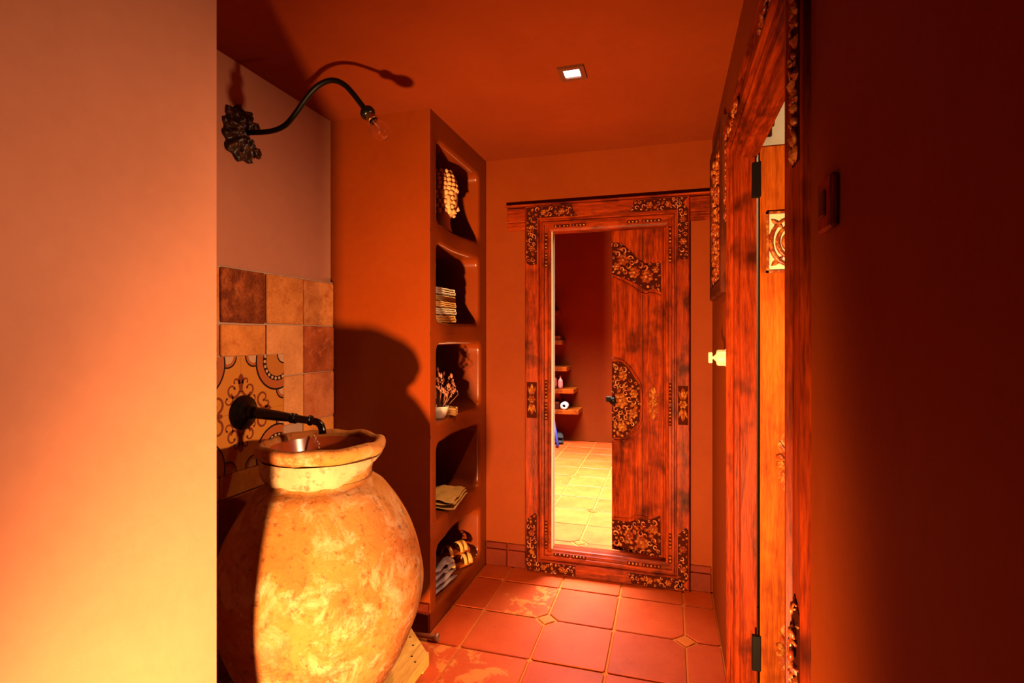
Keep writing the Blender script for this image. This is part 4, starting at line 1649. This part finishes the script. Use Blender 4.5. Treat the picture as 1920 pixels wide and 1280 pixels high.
# folded tan cloth in the fourth niche
def soft_sheet(cx, cy, z, lx, ly, ht, rz, layers, seed):
    mb = MB()
    mb.M = Matrix.Translation((cx, cy, z)) @ Matrix.Rotation(rz, 4, 'Z')
    for l in range(layers):
        nu, nv = 14, 10
        vs_, fs = [], []
        z0 = ht * l / layers
        th = ht / layers * 0.9
        for s in (0, 1):
            for i in range(nu + 1):
                for j in range(nv + 1):
                    u, v = i / nu * 2 - 1, j / nv * 2 - 1
                    edge = (1 - u ** 6) * (1 - v ** 6)
                    w_ = noise.noise(Vector((u * 1.6 + seed, v * 1.6, l * 2.0 + s * 0.2)))
                    zz_ = z0 + th * 0.5 + (th * 0.5 if s else -th * 0.5) * (edge ** 0.4 if edge > 0 else 0) + (0.006 * w_ * (l + 1) * (1 if s or l else 0))
                    vs_.append((u * lx / 2 * (1 - 0.04 * l), v * ly / 2 * (1 - 0.05 * l) + 0.008 * w_, max(zz_, 0.0)))
        N = (nu + 1) * (nv + 1)
        for s in (0, 1):
            for i in range(nu):
                for j in range(nv):
                    a = s * N + i * (nv + 1) + j
                    f = [a, a + nv + 1, a + nv + 2, a + 1]
                    fs.append(f if s else f[::-1])
        mb.add(vs_, fs, True)
    return mb


top(soft_sheet(-1.165, 2.640, 0.495, 0.20, 0.30, 0.050, R(8), 3, 1.0), 'folded_cloth', cloth_mat('tan_cloth', (0.74, 0.40, 0.12)), 'folded tan cloth on the floor of the fourth niche', 'cloth', loc=(-1.165, 2.64, 0.495))
top(soft_sheet(-1.190, 2.530, 0.092, 0.19, 0.24, 0.115, R(-6), 4, 5.0), 'folded_cloth', cloth_mat('mauve_cloth', (0.34, 0.22, 0.30)), 'rumpled mauve grey cloth in the lowest niche', 'cloth', loc=(-1.19, 2.53, 0.092))


# leather sandals in the lowest niche
def sandal(cx, cy, z, rz, tilt, label):
    t = thing('sandal', label, 'sandal', (cx, cy, z), 0, 'tan sandals in the lowest niche')
    m = Matrix.Translation((cx, cy, z)) @ Matrix.Rotation(rz, 4, 'Z') @ Matrix.Rotation(tilt, 4, 'Y')
    out = []
    for k in range(22):
        a = 2 * PI * k / 22
        u = math.cos(a)
        wd = 0.036 + 0.007 * u - 0.006 * math.exp(-((u + 0.1) / 0.3) ** 2)
        out.append((0.115 * u, wd * math.sin(a)))
    mb = MB()
    mb.M = m
    mb.prism(out, 0.0, 0.014, 0.003)
    mb.build('sole', M['lwoodX'], t)
    sm = plain('tan_leather', (0.70, 0.30, 0.07), 0.5)
    for u, hgt, wd in ((0.055, 0.042, 0.014), (0.020, 0.050, 0.010), (-0.070, 0.055, 0.010)):
        mb = MB()
        mb.M = m
        pts = [(u + 0.004 * math.sin(PI * k / 8), 0.038 * math.cos(PI * k / 8), 0.010 + hgt * math.sin(PI * k / 8)) for k in range(9)]
        mb.tube(pts, wd, 8, flat=0.22, up=(0, 0.1, 1))
        mb.build('strap', sm, t)
    return t


sandal(-1.130, 2.775, 0.094, R(64), 0.0, 'tan leather sandal lying flat on the floor of the lowest niche')
sandal(-1.150, 2.760, 0.164, R(74), 0.0, 'tan leather sandal resting on top of the other sandal')

# short pipe stub by the column foot
ps = MB()
ps.tube([(-1.12, 2.205, 0.018), (-1.03, 2.212, 0.018), (-1.015, 2.213, 0.018)], [0.011, 0.011, 0.011], 14)
pipe = thing('pipe_stub', 'short rusty pipe end lying on the floor by the column foot', 'pipe', (-1.06, 2.21, 0))
ps.build('pipe', plain('rusty_pipe', (0.36, 0.09, 0.03), 0.45, 0.3), pipe)
mb = MB()
mb.M = Matrix.Translation((-1.020, 2.2125, 0.018))
mb.lathe([(0.012, 0), (0.018, 0.002), (0.018, 0.018), (0.013, 0.021), (0.012, 0.010)], 18, 'X', capt=True)
mb.build('end_cap', plain('worn_cap', (0.45, 0.18, 0.09), 0.35, 0.5), pipe)

# ------------------------------------------------------------------ on the right wall
# porcelain rotary switch
sw = thing('wall_switch', 'cream porcelain rotary switch on the right wall', 'switch', (XR, 2.30, 1.300))
mb = MB()
mb.M = Matrix.Translation((XR, 2.30, 1.300)) @ Matrix.Rotation(PI, 4, 'Z')
mb.lathe([(0.036, 0.0), (0.036, 0.006), (0.033, 0.010), (0.033, 0.034), (0.030, 0.040), (0.014, 0.044), (0.010, 0.050)], 32, 'X')
mb.build('body', M['porcelain'], sw)
mb = MB()
mb.tube([(XR - 0.046, 2.30, 1.300), (XR - 0.062, 2.30, 1.300)], [0.007, 0.006], 12)
mb.box(XR - 0.072, XR - 0.056, 2.296, 2.304, 1.278, 1.322, 0.003)
mb.build('turn_key', M['porcelain'], sw)
# dark framed carved panel
cp = thing('carved_panel', 'dark framed carved wooden panel high on the right wall', 'wall panel', (XR, 2.60, 1.57))
rc3 = (-2.885, -2.300, 1.565, 2.285)
PR3 = [(0, 0), (0, 0.020), (0.006, 0.026), (0.055, 0.026), (0.062, 0.016), (0.075, 0.014), (0.078, 0.004)]
for s, nm in (('L', 'stile'), ('R', 'stile'), ('T', 'frame_rail'), ('B', 'frame_rail')):
    frame_side(rc3, PR3, s, MR).build(nm, M['dwoodZ' if s in 'LR' else 'dwoodY'], cp)
MP = MR.copy()
MP.translation = Vector((XR - 0.006, 0, 0))
carving([(-2.815, 1.640), (-2.37, 1.640), (-2.37, 2.210), (-2.815, 2.210)], MP, cp, 55, 'relief', 0.040, [(-2.59, 1.92, 0.06), (-2.70, 1.75, 0.04), (-2.48, 1.75, 0.04), (-2.70, 2.1, 0.04), (-2.48, 2.1, 0.04)])
# small red plate near the doorway
rp = thing('wall_plate', 'small dark red wooden plate on the wall beside the amber doorway', 'wall plate', (XR, 0.87, 1.545))
MB().box(XR - 0.012, XR, 0.835, 0.902, 1.545, 1.622, 0.004).build('plate', M['woodZ'], rp)
MB().box(XR - 0.016, XR - 0.012, 0.855, 0.882, 1.565, 1.602, 0.0015).build('inset', M['dwoodZ'], rp)
# small bracket on the pale wall of the side room
bk = thing('wall_bracket', 'small curved brown wooden bracket on the cream wall above the door', 'bracket', (0.49, 2.96, 2.45))
mb = MB()
mb.box(0.470, 0.505, 2.945, 2.96, 2.40, 2.52, 0.003)
mb.build('back_plate', M['dwoodZ'], bk)
mb = MB()
mb.tube([(0.488, 2.945, 2.50), (0.488, 2.90, 2.51), (0.488, 2.86, 2.49), (0.488, 2.84, 2.45), (0.488, 2.855, 2.42), (0.488, 2.875, 2.425)], [0.018, 0.018, 0.016, 0.014, 0.011, 0.008], 10)
mb.build('hook', M['dwoodZ'], bk)

# ------------------------------------------------------------------ the far room
SHELF = [(1.712, -1.375, 'highest'), (1.320, -1.290, 'second'), (0.985, -1.225, 'third'), (0.705, -1.137, 'fourth'), (0.445, -1.077, 'lowest')]
SL = ['short highest board of the stepped wall shelves in the far room', 'board with a black box, second from the top of the stepped shelves', 'board above the bottles in the far room', 'board carrying the bottles in the far room', 'longest lowest board, carrying a box and a roll']
for (z, xe, nm), lb in zip(SHELF, SL):
    t = thing('shelf_board', lb, 'shelf', (-1.6, 6.75, z - 0.05), 0, 'stepped shelf boards in the far room')
    MB().box(-2.2, xe, 6.58, 6.915, z - 0.055, z, 0.004).build('board', M['lwoodX'], t)
    for bx in (-1.5, -2.0):
        mb = MB()
        mb.M = Matrix(((0, 0, 1, bx), (1, 0, 0, 0), (0, 1, 0, 0), (0, 0, 0, 1)))
        mb.prism([(6.915, z - 0.055), (6.72, z - 0.055), (6.915, z - 0.17)], -0.015, 0.015)
        mb.build('bracket', M['dwoodX'], t)


def bottle(x, y, z, h, r, c, label):
    t = thing('bottle', label, 'bottle', (x, y, z), group='bottles on the far shelf')
    mb = MB()
    mb.M = Matrix.Translation((x, y, z))
    mb.lathe(refine([(0, 0), (r, 0), (r, h * 0.55), (r * 0.85, h * 0.64), (r * 0.38, h * 0.76), (r * 0.34, h * 0.92)], 2), 20, capb=False)
    mb.build('body', plain('bottle_' + label[:4], c, 0.25), t)
    mb = MB()
    mb.M = Matrix.Translation((x, y, z))
    mb.lathe([(r * 0.42, h * 0.90), (r * 0.42, h), (r * 0.3, h)], 16)
    mb.build('cap', plain('cap_' + label[:4], (0.1, 0.03, 0.02), 0.4), t)


bottle(-1.400, 6.67, 0.7055, 0.205, 0.036, (0.28, 0.05, 0.035), 'dark red bottle on the fourth shelf of the far room')
bottle(-1.318, 6.65, 0.7055, 0.170, 0.030, (0.72, 0.22, 0.18), 'pink red bottle on the fourth shelf of the far room')
bx = thing('keepsake_box', 'small open brown box on the lowest shelf of the far room', 'box', (-1.40, 6.68, 0.4455))
MB().box(-1.47, -1.33, 6.61, 6.75, 0.4455, 0.535, 0.004).build('body', M['dwoodX'], bx)
mb = MB()
mb.M = Matrix.Translation((-1.40, 6.745, 0.535)) @ Matrix.Rotation(R(-50), 4, 'X')
mb.box(-0.07, 0.07, -0.14, 0, 0.001, 0.012, 0.003)
mb.build('lid', M['woodX'], bx)
rl = MB()
rl.M = Matrix.Translation((-1.262, 6.64, 0.4455 + 0.048))
rl.lathe([(0.020, -0.05), (0.047, -0.05), (0.048, -0.046), (0.048, 0.046), (0.047, 0.05), (0.020, 0.05), (0.020, -0.05)], 28, 'Y', capb=False, capt=False)
top(rl, 'paper_roll', plain('white_roll', (0.85, 0.72, 0.66), 0.7), 'white paper roll standing on its side on the lowest far shelf', 'roll', loc=(-1.262, 6.64, 0.4455))
MB_ = MB()
bb_ = thing('black_box', 'small black box with a brown end on the second far shelf', 'box', (-1.42, 6.66, 1.3205))
MB().box(-1.50, -1.392, 6.60, 6.72, 1.3205, 1.385, 0.003).build('body', plain('black_card', (0.01, 0.008, 0.008), 0.5), bb_)
MB().box(-1.390, -1.315, 6.61, 6.71, 1.3205, 1.377, 0.003).build('end_block', M['woodX'], bb_)
bl = MB()
bl.tube([(-1.300, 6.40, 0.02), (-1.40, 6.56, 0.375)], 0.018, 14)
top(bl, 'rolled_mat', plain('blue_mat', (0.03, 0.04, 0.30), 0.6), 'thin blue roll leaning under the lowest far shelf', 'roll', loc=(-1.30, 6.4, 0.02))
bgm = soft_sheet(-1.46, 6.70, 0.0, 0.34, 0.26, 0.13, 0.2, 2, 9.0)
bag = top(bgm, 'cloth_bag', cloth_mat('black_canvas', (0.012, 0.010, 0.010)), 'slumped black bag on the floor under the far shelves', 'bag', loc=(-1.46, 6.70, 0))
